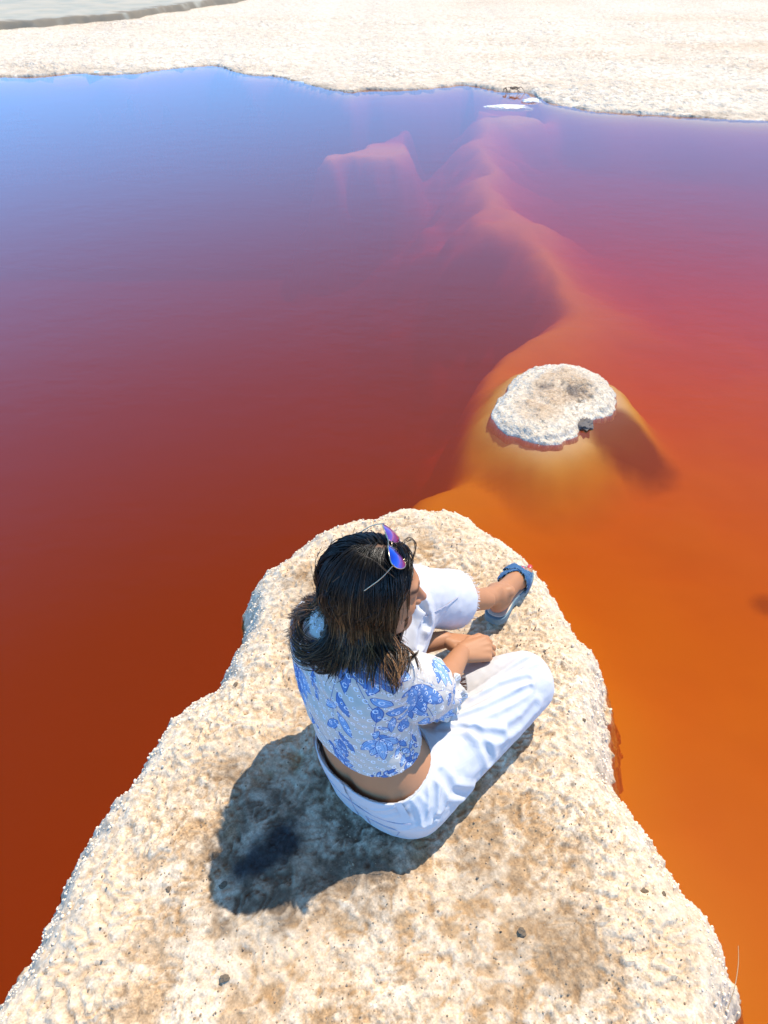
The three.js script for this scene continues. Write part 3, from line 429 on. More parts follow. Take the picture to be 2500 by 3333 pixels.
// blouse: cropped body, puffed sleeves, standing ruffle at the neck
const bCREASES = [/*BCREASES*/];
const hemY = (u, v) => 0.257 + 0.06 * v - 0.03 * u;
function blouseField(p) {
  const [u, v] = station(p); let d = torso(p, 0.013 - 0.001 * sst(0.34, 0.26, p[1]));
  d = smin(d, cap(p, neckB, shR, 0.062, 0.063), 0.06); d = smin(d, cap(p, neckB, shL, 0.062, 0.063), 0.06);
  if (Math.abs(d) < 0.03) d += creaseAt(p, bCREASES) + 0.010 * fbm(u * 5, p[1] * 20 + u * 12, v * 7, 3) * sst(0.25, 0.30, p[1]) + 0.0012 * noise(p[0] * 60, p[1] * 90, p[2] * 60) * sst(0.25, 0.30, p[1]);
  const hy = hemY(u, v) + 0.003 * noise(u * 40, v * 40); d = smax(d, hy - p[1], 0.003);
  d = smax(d, -Math.max(torso(p, 0.004), p[1] - hy - 0.05), 0.003);
  const nk = Math.hypot(p[0] - neckB[0] - 0.02, p[2] - neckB[2]); return smax(d, Math.min(0.058 - nk, p[1] - 0.47), 0.008);
}
const SLV = (sh, el, wr, out) => { const m = vadd(vmix(sh, el, 0.55), out, 0.012), e = vadd(vmix(el, wr, 0.06), out, 0.006), a = vnorm(vsub(vmix(el, wr, 0.5), el)), end = vmix(el, wr, 0.20); return (p) => {
  let d = smin(cap(p, vadd(vmix(sh, el, 0.1), out, 0.006), m, 0.055, 0.074), cap(p, m, e, 0.074, 0.058), 0.03);
  const k = vdot(vsub(p, end), a), w = vnorm(vsub(p, vadd(end, a, k))), ang = Math.atan2(vdot(w, V(0, 1, 0)), vdot(w, vnorm(vcross(a, V(0, 1, 0)))));
  d = smin(d, smax(cap(p, e, vadd(end, a, 0.05), 0.056, 0.052 ), -0.05 - k, 0.02), 0.03);
  if (Math.abs(d) < 0.04) { d += 0.006 * sst(0.01, -0.02, k) * sst(-0.10, -0.03, k) * Math.sin(ang * 11 + 2 * noise(p[0] * 18, p[1] * 18, p[2] * 18)); d += 0.006 * fbm(p[0] * 20, p[1] * 20, p[2] * 20, 3) + 0.0015 * noise(p[0] * 70, p[1] * 70, p[2] * 70); d += 0.012 * Math.exp(-((k + 0.022) ** 2) / 0.00012); d -= 0.008 * sst(-0.012, 0.0, k) * (1 + 0.8 * Math.sin(ang * 9)); }
  d = smax(d, k, 0.002); return smax(d, -Math.max(cap(p, vmix(sh, el, 0.4), vadd(end, a, 0.05), 0.05, 0.05), -k - 0.05), 0.003);
}; };
const sleeveR = SLV(shR, elbR, wriR, vnorm(V(0.75, 0.45, 0.45))), sleeveL = SLV(shL, elbL, wriL, vnorm(V(-0.8, 0.3, -0.1)));
const BW = 0.66, BH = 0.46;                                          // metres of cloth across the print
const blouseUv = (p) => { const [u, v] = station(p); return [0.5 + Math.atan2(u, -v) * 0.118 / BW, (p[1] - 0.2) / BH + 0.02]; };
const sleeveUv = (p) => { const a = vnorm(vsub(elbR, shR)), d = vsub(p, shR), t = vdot(d, a), e1 = vnorm(vcross(a, V(-0.4, 0, 1))), e2 = vcross(a, e1); return [1.0 + Math.atan2(vdot(d, e2), vdot(d, e1)) * 0.08 / BW, 0.88 - t / BH]; };
function printTex() {
  const S = 2048, c = document.createElement('canvas'), b = document.createElement('canvas'); c.width = c.height = b.width = b.height = S; const g = c.getContext('2d'), h = b.getContext('2d');
  const X = (m) => m / BW * S, Y = (m) => m / BH * S;
  g.fillStyle = '#cbc1b5'; g.fillRect(0, 0, S, S); h.fillStyle = '#808080'; h.fillRect(0, 0, S, S);
  // sx, sy turn centimetres on the cloth into canvas pixels
  const sx = X(0.01), sy = Y(0.01);
  const petal = (x, y, a, L, W, col) => { g.save(); g.translate(x * sx, y * sy); g.scale(sx, sy); g.rotate(a); g.beginPath(); g.moveTo(0, 0); g.bezierCurveTo(L * 0.25, -W, L * 0.75, -W * 0.9, L, 0); g.bezierCurveTo(L * 0.7, W * 0.7, L * 0.3, W, 0, 0); g.fillStyle = col; g.fill(); g.strokeStyle = '#3b4d8c'; g.lineWidth = 0.12; g.stroke(); g.beginPath(); g.moveTo(0.1, 0); g.quadraticCurveTo(L * 0.5, W * 0.15, L * 0.92, 0); g.lineWidth = 0.05; g.stroke(); for (const k of [-0.45, 0.45]) { g.beginPath(); g.moveTo(L * 0.1, 0); g.quadraticCurveTo(L * 0.5, W * k * 1.4, L * 0.85, W * k * 0.4); g.stroke(); } g.restore(); };
  const cols = ['#7598c4', '#8aabd0', '#6688b8', '#9ab7d4'], col = () => cols[Math.floor(rnd() * 4)];
  const flower = (x, y, a, k) => { for (let i = 0; i < 5; i++) petal(x, y, a + (i - 2) * 0.42, (4.2 + rr(-0.5, 0.5)) * k, 1.15 * k, col()); petal(x, y, a, 4.8 * k, 1.2 * k, col()); };
  const spray = (x, y, a, k) => { g.strokeStyle = '#3a4f96'; g.lineWidth = 3.5; g.beginPath(); g.moveTo(x * sx, y * sy); g.quadraticCurveTo((x + Math.cos(a + 0.3) * 3.5 * k) * sx, (y + Math.sin(a + 0.3) * 3.5 * k) * sy, (x + Math.cos(a) * 7 * k) * sx, (y + Math.sin(a) * 7 * k) * sy); g.stroke(); for (let i = 0; i < 6; i++) { const t = 0.25 + i * 0.14, px = x + Math.cos(a) * 7 * k * t, py = y + Math.sin(a) * 7 * k * t; petal(px, py, a + (i % 2 ? 0.6 : -0.6) + rr(-0.2, 0.2), rr(1.7, 2.6) * k, rr(0.5, 0.75) * k, col()); } petal(x + Math.cos(a) * 6.6 * k, y + Math.sin(a) * 6.6 * k, a, 2.4 * k, 0.7 * k, col()); };
  // motifs at centimetres from the top left corner of the print
  const W = BW * 100, H = BH * 100;
  for (const [kind, x, y, a, k] of [/*MOTIFS*/[1, 49, 8.5, 1.75, 1.5], [1, 36, 9.5, 1.5, 1.3], [1, 26.5, 21, 1.5, 1.2], [0, 25.5, 20, 1.4, 1.4], [0, 42.5, 14, 1.78, 2.1], [0, 46, 14.5, 1.1, 1.7], [0, 48, 22.5, 1.65, 1.1], [1, 47.5, 28.5, 1.7, 1.1], [1, 33, 37.5, 0.4, 1.0], [0, 29, 35, 0.5, 1.2], [0, 51, 30, 1.6, 1.0], [0, 55, 32, 1.9, 0.9], [0, 41, 41, -0.4, 0.7], [1, 43.5, 6.5, 0.75, 2.0], [1, 19, 15, 0.8, 1.2], [0, 24.5, 13, 0.5, 0.9], [0, 50, 18, 0.1, 0.9], [0, 31, 16, 1.2, 0.8], [1, 58, 16, 1.5, 1.3], [1, 8, 18, 1.5, 1.4], [0, 61, 26, 1.6, 1.6], [0, 12, 28, 1.5, 1.6]]) { g.fillStyle = 'rgba(140,165,205,0.4)'; if (kind) { g.beginPath(); g.ellipse((x + Math.cos(a) * 2.4 * k) * sx, (y + Math.sin(a) * 2.4 * k) * sy, 2.6 * k * sx, 1.7 * k * sy, a, 0, 7); g.fill(); } (kind ? flower : spray)(x, y, a, k * 1.22); }
  // embroidered rings and eyelets in staggered rows
  for (let j = 0; j < H / 2.1; j++) for (let i = 0; i < W / 2.3; i++) {
    const x = (i + (j % 2) * 0.5 + 0.12 * (rnd() - 0.5)) * 2.3 * sx, y = (j + 0.5 + 0.12 * (rnd() - 0.5)) * 2.1 * sy;
    const ring = (ctx, X0, Y0, R, w, s) => { ctx.strokeStyle = s; ctx.lineWidth = w; ctx.beginPath(); ctx.ellipse(X0, Y0, R * sx, R * sy, 0, 0.5, 5.6 + rnd() * 0.6); ctx.stroke(); };
    for (const [ctx, s] of [[g, 'rgba(238,238,244,0.95)'], [h, '#d8d8d8']]) { ring(ctx, x + 0.85 * sx, y + 0.7 * sy, 0.38, 7, s); ring(ctx, x, y, 0.19, 8, s); }
    g.fillStyle = '#5a4436'; g.beginPath(); g.ellipse(x, y, 0.12 * sx, 0.12 * sy, 0, 0, 7); g.fill(); h.fillStyle = '#303030'; h.beginPath(); h.ellipse(x, y, 0.1 * sx, 0.1 * sy, 0, 0, 7); h.fill();
    if (rnd() < 0.6) for (const [ctx, s] of [[g, 'rgba(240,241,248,0.7)'], [h, '#c0c0c0']]) { ctx.strokeStyle = s; ctx.lineWidth = 4; ctx.beginPath(); ctx.moveTo(x, y); ctx.bezierCurveTo(x + 0.4 * sx, y + 0.9 * sy, x + 1.2 * sx, y + 0.2 * sy, x + 1.1 * sx, y + 0.9 * sy); ctx.stroke(); }
  }
  const t = new THREE.CanvasTexture(c), u = new THREE.CanvasTexture(b); t.colorSpace = THREE.SRGBColorSpace; for (const q of [t, u]) { q.wrapS = q.wrapT = THREE.RepeatWrapping; q.anisotropy = 8; } return [t, u];
}
const [print, stitch] = printTex();
const cloth = new THREE.MeshPhysicalMaterial({ name: 'embroidered floral cotton', map: print, bumpMap: stitch, bumpScale: 0.0012, roughness: 0.8, specularIntensity: 0.3, sheen: 0.15, sheenRoughness: 0.5, sheenColor: new THREE.Color(1, 1, 1) });
const blouse = put(uvBy(net(blouseField, [-0.32, 0.2, -1.4], [0.14, 0.6, -0.92], 0.0035), blouseUv), cloth, 'blouse');
blouse.userData.label = 'cropped white blouse with blue flowers, rings and eyelets';
put(uvBy(net(sleeveR, [-0.08, 0.14, -1.3], [0.33, 0.62, -0.94], 0.0035), sleeveUv), cloth, 'sleeve', blouse);
put(uvBy(net(sleeveL, [-0.34, 0.12, -1.52], [0.06, 0.56, -1.14], 0.005), sleeveUv), cloth, 'sleeve', blouse);
{
  const P = [], U = [], I = [], n = 90; for (let i = 0; i <= n; i++) { const w = i / n * 2 * Math.PI; for (let k = 0; k < 4; k++) { const r = 0.062 + 0.004 * k + 0.007 * k / 3 * Math.sin(w * 17) + 0.004 * noise(w * 6, k); P.push(neckB[0] + 0.012 + Math.cos(w) * r * 1.05, neckB[1] + 0.002 + 0.016 * k + 0.02 * Math.cos(w) * 0 - 0.012 * Math.cos(w), neckB[2] + Math.sin(w) * r); U.push(w * 0.06 / BW, 0.6 + k * 0.016 / BH); } if (i) for (let k = 0; k < 3; k++) { const q = (i - 1) * 4 + k; I.push(q, q + 4, q + 1, q + 1, q + 4, q + 5); } }
  const g = new THREE.BufferGeometry(); g.setAttribute('position', new THREE.Float32BufferAttribute(P, 3)); g.setAttribute('uv', new THREE.Float32BufferAttribute(U, 2)); g.setIndex(I); g.computeVertexNormals(); put(g, cloth, 'collar', blouse);
}

// ---------- hair: guide strands combed over the scalp, fallen under gravity and blown to the left, each with its lock of finer strands ----------
const scalp = (p, g) => { const q = toHead(p); return smin(ell(q, V(-0.014, 0.03, 0), V(0.093 + g, 0.084 + g, 0.073 + g)), ell(q, V(0.030, -0.025, 0), V(0.050 + g, 0.075 + g, 0.058 + g)), 0.02); };
const hairStop = (p, g) => Math.min(scalp(p, g), cap(p, vadd(HC, V(-0.03, -0.06, 0)), neckB, 0.052 + g, 0.056 + g), torso(p, 0.02 + g * 0.7), cap(p, neckB, shR, 0.066 + g * 0.5, 0.068 + g * 0.5), cap(p, neckB, shL, 0.066 + g * 0.5, 0.068 + g * 0.5));
const grad = (f, p) => { const e = 0.002, g = [0, 0, 0]; for (let k = 0; k < 3; k++) { const o = p[k]; p[k] = o + e; const a = f(p); p[k] = o - e; g[k] = a - f(p); p[k] = o; } return vnorm(g); };
function guide(root, q, layer) {
  const sd = q[2] >= 0 ? 1 : -1, back = sst(0.02, -0.08, q[0]), off = 0.005 + 0.010 * layer, step = 0.011;
  const d0 = [-0.75 * back - 0.12, 0.25, sd * lerp(1, 0.75, back) * (0.35 + 0.65 * sst(0, 0.03, Math.abs(q[2])))];
  let dir = vnorm([0, 1, 2].map((k) => hF[k] * d0[0] + hU[k] * d0[1] + hR[k] * d0[2])), p = root.slice(); { const g = grad((x) => scalp(x, 0), p.slice()); dir = vnorm(vadd(dir, g, -0.85 * vdot(dir, g))); } const pts = [p.slice()];
  const yEnd = lerp(0.545, 0.53, back) + rr(-0.035, 0.035) + 0.02 * layer - 0.02 * sst(0, -0.09, q[0]) * sst(0.03, -0.05, q[2]), n = 52, flip = rnd() < 0.5 ? 1 : 0.35, wob = rr(0, 6.28);
  for (let i = 0; i < n; i++) {
    const low = sst(0.66, 0.56, p[1]), left = sst(0.0, -0.09, p[0] - HC[0]), gk = 0.32 + 0.25 * low, qh = toHead(p), fwd = sst(0.030, 0.050, qh[0]) * sst(0.09, 0.05, qh[1]);
    dir = vnorm([dir[0] * (1 - gk * 0.55) - 0.01 * low - 0.02 * low * left + 0.06 * Math.sin(i * 0.32 + wob) * low - 0.5 * fwd, dir[1] * (1 - gk * 0.55) - gk, dir[2] * (1 - gk * 0.55) + 0.06 * Math.cos(i * 0.28 + wob) * low + 0.12 * fwd]);
    const tail = sst(yEnd + 0.055, yEnd, p[1]); if (tail > 0) { const ox = p[0] - neckB[0], oz = p[2] - neckB[2], l = Math.hypot(ox, oz) || 1; dir = vnorm([dir[0] + flip * tail * (0.40 * (1 - 0.75 * left) * ox / l - 0.10 * left), dir[1] + 0.35 * tail * flip, dir[2] + flip * tail * 0.35 * oz / l]); }
    p = vadd(p, dir, step);
    const need = off * (0.45 + 0.55 * Math.min(1, i / 8)) , f = (x) => hairStop(x, 0), d = f(p); if (d < need) { const g = grad(f, p.slice()); p = vadd(p, g, need - d); dir = vnorm(vsub(p, pts[pts.length - 1])); } else if (qh[1] > -0.05 && d < 0.06) { p = vadd(p, grad(f, p.slice()), -(d - need) * 0.45); }
    pts.push(p.slice()); if (p[1] < yEnd) break;
  }
  return pts;
}
const strands = [], under = [];
const shade = (more = 0) => { const streak = rnd() + more, b = rr(0.7, 1.3); return (t) => { const k = sst(0.15, 0.8, t) * (streak > 0.80 ? 3.6 : streak > 0.5 ? 1.3 : 0.4); return [(0.011 + 0.085 * k) * b, (0.0085 + 0.040 * k) * b, (0.007 + 0.014 * k) * b]; }; };
{
  const guides = [];
  for (let i = 0, G = 900; i < G; i++) {                             // roots spread evenly over the scalp above the hairline
    const y = 1 - 2 * (i + 0.5) / G, a = i * 2.399963, r = Math.sqrt(1 - y * y), u = [Math.cos(a) * r, y, Math.sin(a) * r], q = [-0.014 + 0.096 * u[0], 0.03 + 0.087 * u[1], 0.076 * u[2]];
    if (q[1] < -0.035 || (q[0] > 0.0 && q[1] < 0.012 + q[0] * 0.75) || (q[0] > 0.062 && q[1] < 0.072)) continue;
    guides.push([q, guide(fromHead(q), q, rnd())]);
  }
  for (const [q, g] of guides) {
    const n = 13, side = q[2] > 0 ? 1 : 0;
    const sp = 0.0075, c = curve(g, 26);
    for (let k = 0; k < n; k++) {
      const o = [rr(-1, 1) * sp, rr(-0.4, 0.9) * sp, rr(-1, 1) * sp], tipk = rr(0.3, 1.5), f1 = rr(0, 6.28), am = rr(0.001, 0.006), cut = rnd() < 0.45 ? Math.floor(rr(15, 26)) : 26;
      strands.push({ p: c.slice(0, cut + 1).map((p, i) => { const t = i / 26, w = lerp(1, tipk, t), s = am * Math.sin(t * 9 + f1) * t; return [p[0] + o[0] * w + s, p[1] + o[1] * w * (1 - t * 0.3), p[2] + o[2] * w + s]; }), r: (t) => 0.0011 * (1 - 0.65 * t * t), c: shade(q[2] > 0.01 ? 0.16 : 0) });
    }
    if (rnd() < 0.8) under.push({ p: c.filter((_, i) => i % 2 === 0).map((p) => vadd(p, vnorm(vsub(HC, p)), 0.004)), r: (t) => 0.0062 * (1 - 0.8 * t * t), c: () => [0.010, 0.008, 0.007] });
  }
  // locks that curl away at the ends, and stray single hairs
  const lock = (pts, n, sp, r = 0.001) => { const c = curve(pts, 22); for (let k = 0; k < n; k++) { const o = [rr(-1, 1) * sp, rr(-1, 1) * sp, rr(-1, 1) * sp], cut = Math.floor(rr(17, 23)); strands.push({ p: c.slice(0, cut).map((p, i) => { const t = i / 22, w = lerp(1, 0.22, t * t); return [p[0] + o[0] * w, p[1] + o[1] * w, p[2] + o[2] * w]; }), r: (t) => r * (1 - 0.7 * t * t), c: shade() }); } };
  lock([[-0.079, 0.58, -1.105], [-0.079, 0.550, -1.091], [-0.082, 0.525, -1.053], [-0.104, 0.515, -1.024], [-0.136, 0.510, -1.017], [-0.158, 0.525, -1.028]], 50, 0.008);
  lock([[0.03, 0.60, -1.105], [0.036, 0.560, -1.100], [0.027, 0.535, -1.061], [0.039, 0.530, -1.033], [0.061, 0.545, -1.029], [0.077, 0.560, -1.039]], 55, 0.009);
  lock([[0.016, 0.58, -1.085], [0.016, 0.550, -1.074], [0.027, 0.535, -1.036], [0.024, 0.530, -1.011], [0.010, 0.520, -0.999]], 34, 0.006);
  lock([[-0.09, 0.68, -1.15], [-0.091, 0.620, -1.114], [-0.107, 0.570, -1.073], [-0.142, 0.550, -1.048], [-0.180, 0.550, -1.069], [-0.194, 0.560, -1.109], [-0.183, 0.575, -1.126]], 66, 0.020);
  lock([[-0.09, 0.66, -1.14], [-0.091, 0.600, -1.098], [-0.116, 0.555, -1.052], [-0.154, 0.540, -1.032], [-0.190, 0.535, -1.061], [-0.202, 0.545, -1.105]], 66, 0.021);
  lock([[-0.09, 0.64, -1.12], [-0.088, 0.580, -1.090], [-0.113, 0.540, -1.040], [-0.149, 0.530, -1.030], [-0.185, 0.520, -1.053], [-0.199, 0.525, -1.083]], 66, 0.021);
  lock([[-0.10, 0.71, -1.14], [-0.112, 0.680, -1.126], [-0.136, 0.630, -1.113], [-0.155, 0.620, -1.101], [-0.166, 0.630, -1.103]], 40, 0.010);
  lock([[-0.08, 0.57, -1.09], [-0.079, 0.540, -1.074], [-0.075, 0.515, -1.036], [-0.084, 0.505, -1.011], [-0.103, 0.495, -0.999]], 9, 0.004);
  lock([[-0.039, 0.550, -1.074], [-0.039, 0.520, -1.040], [-0.052, 0.510, -1.016], [-0.077, 0.505, -1.007]], 30, 0.010);
  lock([[0.03, 0.775, -1.105], [0.044, 0.74, -1.090], [0.047, 0.70, -1.075], [0.047, 0.635, -1.065], [0.042, 0.565, -1.06]], 26, 0.007);
  const hair1 = (pts, n, sp) => { for (let k = 0; k < n; k++) { const o = () => [rr(-1, 1) * sp, rr(-1, 1) * sp, rr(-1, 1) * sp]; strands.push({ p: curve(pts.map((p) => vadd(p, o())), 20), r: () => 0.00055, c: (t) => [0.05 + 0.05 * t, 0.032 + 0.03 * t, 0.02 + 0.012 * t] }); } };
  hair1([[0.038, 0.765, -1.117], [0.054, 0.700, -1.114], [0.053, 0.635, -1.099], [0.044, 0.580, -1.081]], 7, 0.003);
  hair1([[0.042, 0.765, -1.126], [0.057, 0.720, -1.111], [0.057, 0.660, -1.101], [0.048, 0.600, -1.089], [0.039, 0.560, -1.082]], 5, 0.003);
  hair1([[0.034, 0.775, -1.122], [0.052, 0.785, -1.129], [0.063, 0.770, -1.128], [0.060, 0.740, -1.124], [0.050, 0.715, -1.117]], 4, 0.003);
  hair1([[0.031, 0.775, -1.119], [0.058, 0.780, -1.129], [0.062, 0.750, -1.124], [0.055, 0.720, -1.120]], 3, 0.003);
  hair1([[-0.013, 0.675, -1.055], [0.019, 0.670, -1.048], [0.043, 0.655, -1.058]], 2, 0.004);
  hair1([[-0.036, 0.800, -1.11], [-0.006, 0.790, -1.071], [0.024, 0.750, -1.061], [0.050, 0.725, -1.09]], 2, 0.003);
  hair1([[-0.127, 0.710, -1.123], [-0.092, 0.750, -1.074], [-0.060, 0.760, -1.048]], 2, 0.006);
  hair1([[-0.054, 0.800, -1.069], [-0.018, 0.790, -1.057], [0.006, 0.770, -1.048], [0.037, 0.730, -1.064], [0.055, 0.715, -1.112]], 2, 0.003);
  for (let i = 0; i < 160; i++) { const g = guides[Math.floor(rnd() * guides.length)][1], a = Math.floor(rr(2, g.length - 10)), pts = g.slice(a, a + 9).filter((_, k) => k % 3 === 0).map((p) => vadd(vadd(p, vnorm(vsub(p, HC)), rr(0.006, 0.02)), [rr(-1, 1), rr(-1, 1), rr(-1, 1)], 0.008)); hair1(pts, 1, 0.001); }
}
{
  const hairMat = new THREE.MeshPhysicalMaterial({ name: 'hair', vertexColors: true, roughness: 0.36, specularIntensity: 0.75 });
  const capG = net((p) => { const q = toHead(p), d = ell(q, V(-0.014, 0.03, 0), V(0.098, 0.089, 0.078)); return smax(d, Math.max((q[0] > 0 ? 0.02 + q[0] * 0.75 : 0.0) - q[1] - 0.03 * sst(0, -0.05, q[0]), q[0] - 0.066), 0.01); }, ...box(fromHead([-0.014, 0.03, 0]), 0.12), 0.005);
  paint(capG, (p) => { const q = toHead(p); return Math.abs(q[2] - 0.003) < 0.0035 && q[0] > -0.03 && q[1] > 0.06 ? [0.16, 0.085, 0.055] : [0.010, 0.008, 0.007]; });
  const h = put(mergeGeometries([capG, tubes(under, 5), tubes(strands, 3)]), hairMat, 'hair'); h.userData.label = 'shoulder-length black hair with brown streaks, ends flipping outwards';
}

// ---------- left slide: padded sole, pale insole, two crossed denim straps with frayed edges ----------
{
  const slide = new THREE.Group(); slide.name = 'sandal'; slide.userData.label = 'blue denim slide with two crossed frayed straps'; person.add(slide);
  const L = [[-0.020, 0.0], [-0.016, 0.018], [-0.002, 0.030], [0.03, 0.034], [0.08, 0.031], [0.12, 0.037], [0.16, 0.046], [0.20, 0.046], [0.235, 0.038], [0.252, 0.022], [0.256, 0.004]], R = [[0.25, -0.014], [0.235, -0.028], [0.205, -0.042], [0.17, -0.048], [0.13, -0.042], [0.09, -0.034], [0.03, -0.034], [-0.002, -0.030], [-0.016, -0.018]];
  const plate = (k, y0, depth, bev, clip) => { const s = new THREE.Shape(); const pts = curve([...L, ...R].map(([a, b]) => [a * 1 + (k - 1) * (a - 0.118), b * k, 0]), 70, true).filter((p) => !clip || clip(p[0])); pts.forEach((p, i) => i ? s.lineTo(p[0], p[1]) : s.moveTo(p[0], p[1])); const g = new THREE.ExtrudeGeometry(s, { depth, bevelEnabled: true, bevelSize: bev, bevelThickness: bev, bevelSegments: 3, steps: 1 }); const P = g.attributes.position; for (let i = 0; i < P.count; i++) { const q = footAt(P.getX(i), P.getY(i), y0 + P.getZ(i)); P.setXYZ(i, ...q); } g.computeVertexNormals(); const I = []; for (let i = 0; i < P.count; i += 3) I.push(i, i + 1, i + 2); return g; };
  const denimTex = tile(256, (u, v) => { const a = pnoise(24, u, v, 2, 3), b = Math.sin((u * 60 + v * 60) * 2 * Math.PI) * 0.06, s = 0.62 + 0.3 * a + b; return [0.30 * s + 0.03, 0.50 * s + 0.06, 0.68 * s + 0.10]; }, true); denimTex.repeat.set(14, 14);
  const denim = new THREE.MeshStandardMaterial({ name: 'denim', map: denimTex, roughness: 0.9 });
  put(plate(1.0, 0.004, 0.02, 0.003), new THREE.MeshStandardMaterial({ name: 'blue sole', color: new THREE.Color(0.11, 0.19, 0.23), roughness: 0.6 }), 'sole', slide);
  put(plate(0.93, 0.0265, 0.002, 0.0012), new THREE.MeshStandardMaterial({ name: 'pale insole', color: new THREE.Color(0.66, 0.52, 0.40), roughness: 0.7 }), 'insole', slide);
  put(flatUv(plate(0.94, 0.0282, 0.0012, 0.0006, (a) => a > 0.14)), denim, 'toe_pad', slide);
  const bands = [[0.168, 0.5, 0.042, 0.0035], [0.184, -0.5, 0.042, 0.0072]], thread = [];
  for (const [a0, k, w, o] of bands) {
    const foot = (p) => { const q = toFoot(p); return smin(footField(p), smax(ell(q, V(0.17, 0, SOLE), V(0.08, 0.044, 0.034)), SOLE - 0.006 - q[2], 0.004), 0.01); };
    const f = (p) => { const q = toFoot(p), e = q[0] - a0 - k * q[1] + 0.003 * noise(p[0] * 160, p[1] * 160, p[2] * 160); return smax(smax(smax(foot(p) - o - 0.0016, o - 0.0016 - foot(p), 0.001), Math.abs(e) - w / 2, 0.002), 0.012 - q[2], 0.002); };
    const g = net(f, [0.34, 0.005, -1.92], [0.54, 0.12, -1.66], 0.0025); put(flatUv(g), denim, 'strap', slide);
    const P = g.attributes.position;
    for (let i = 0; i < P.count; i++) { const p = [P.getX(i) + BASE[0], P.getY(i) + BASE[1], P.getZ(i) + BASE[2]], q = toFoot(p), e = q[0] - a0 - k * q[1]; if (Math.abs(Math.abs(e) - w / 2) < 0.002 && rnd() < 0.16) { const s = Math.sign(e), out = [fA[0] * s + rr(-1, 1) * 0.5, rr(0, 0.9), fA[2] * s + rr(-1, 1) * 0.5], l = rr(0.003, 0.007); thread.push({ p: [p, vadd(vadd(p, out, l * 0.6), [rr(-1, 1), rr(-1, 1), rr(-1, 1)], 0.001), vadd(p, vadd(out, [rr(-0.5, 0.5), rr(-0.6, 0.2), rr(-0.5, 0.5)]), l)], r: () => 0.0005, c: () => [0.30, 0.46, 0.55] }); } }
  }
  const fr = put(tubes(thread, 3), new THREE.MeshStandardMaterial({ name: 'denim threads', vertexColors: true, roughness: 0.9 }), 'fringe', slide); fr.userData.kind = 'stuff';
  const nailMat = new THREE.MeshPhysicalMaterial({ name: 'red nail varnish', color: new THREE.Color(0.62, 0.06, 0.07), roughness: 0.25 });
  for (const [a, b, r] of TOES) { const g = new THREE.SphereGeometry(1, 14, 10); g.scale(r * 0.75, r * 0.25, r * 0.62); g.rotateY(Math.atan2(-fA[2], fA[0])); g.translate(...footAt(a + r * 0.25, b, SOLE + r * 1.85)); put(g, nailMat, 'toenail'); }
}

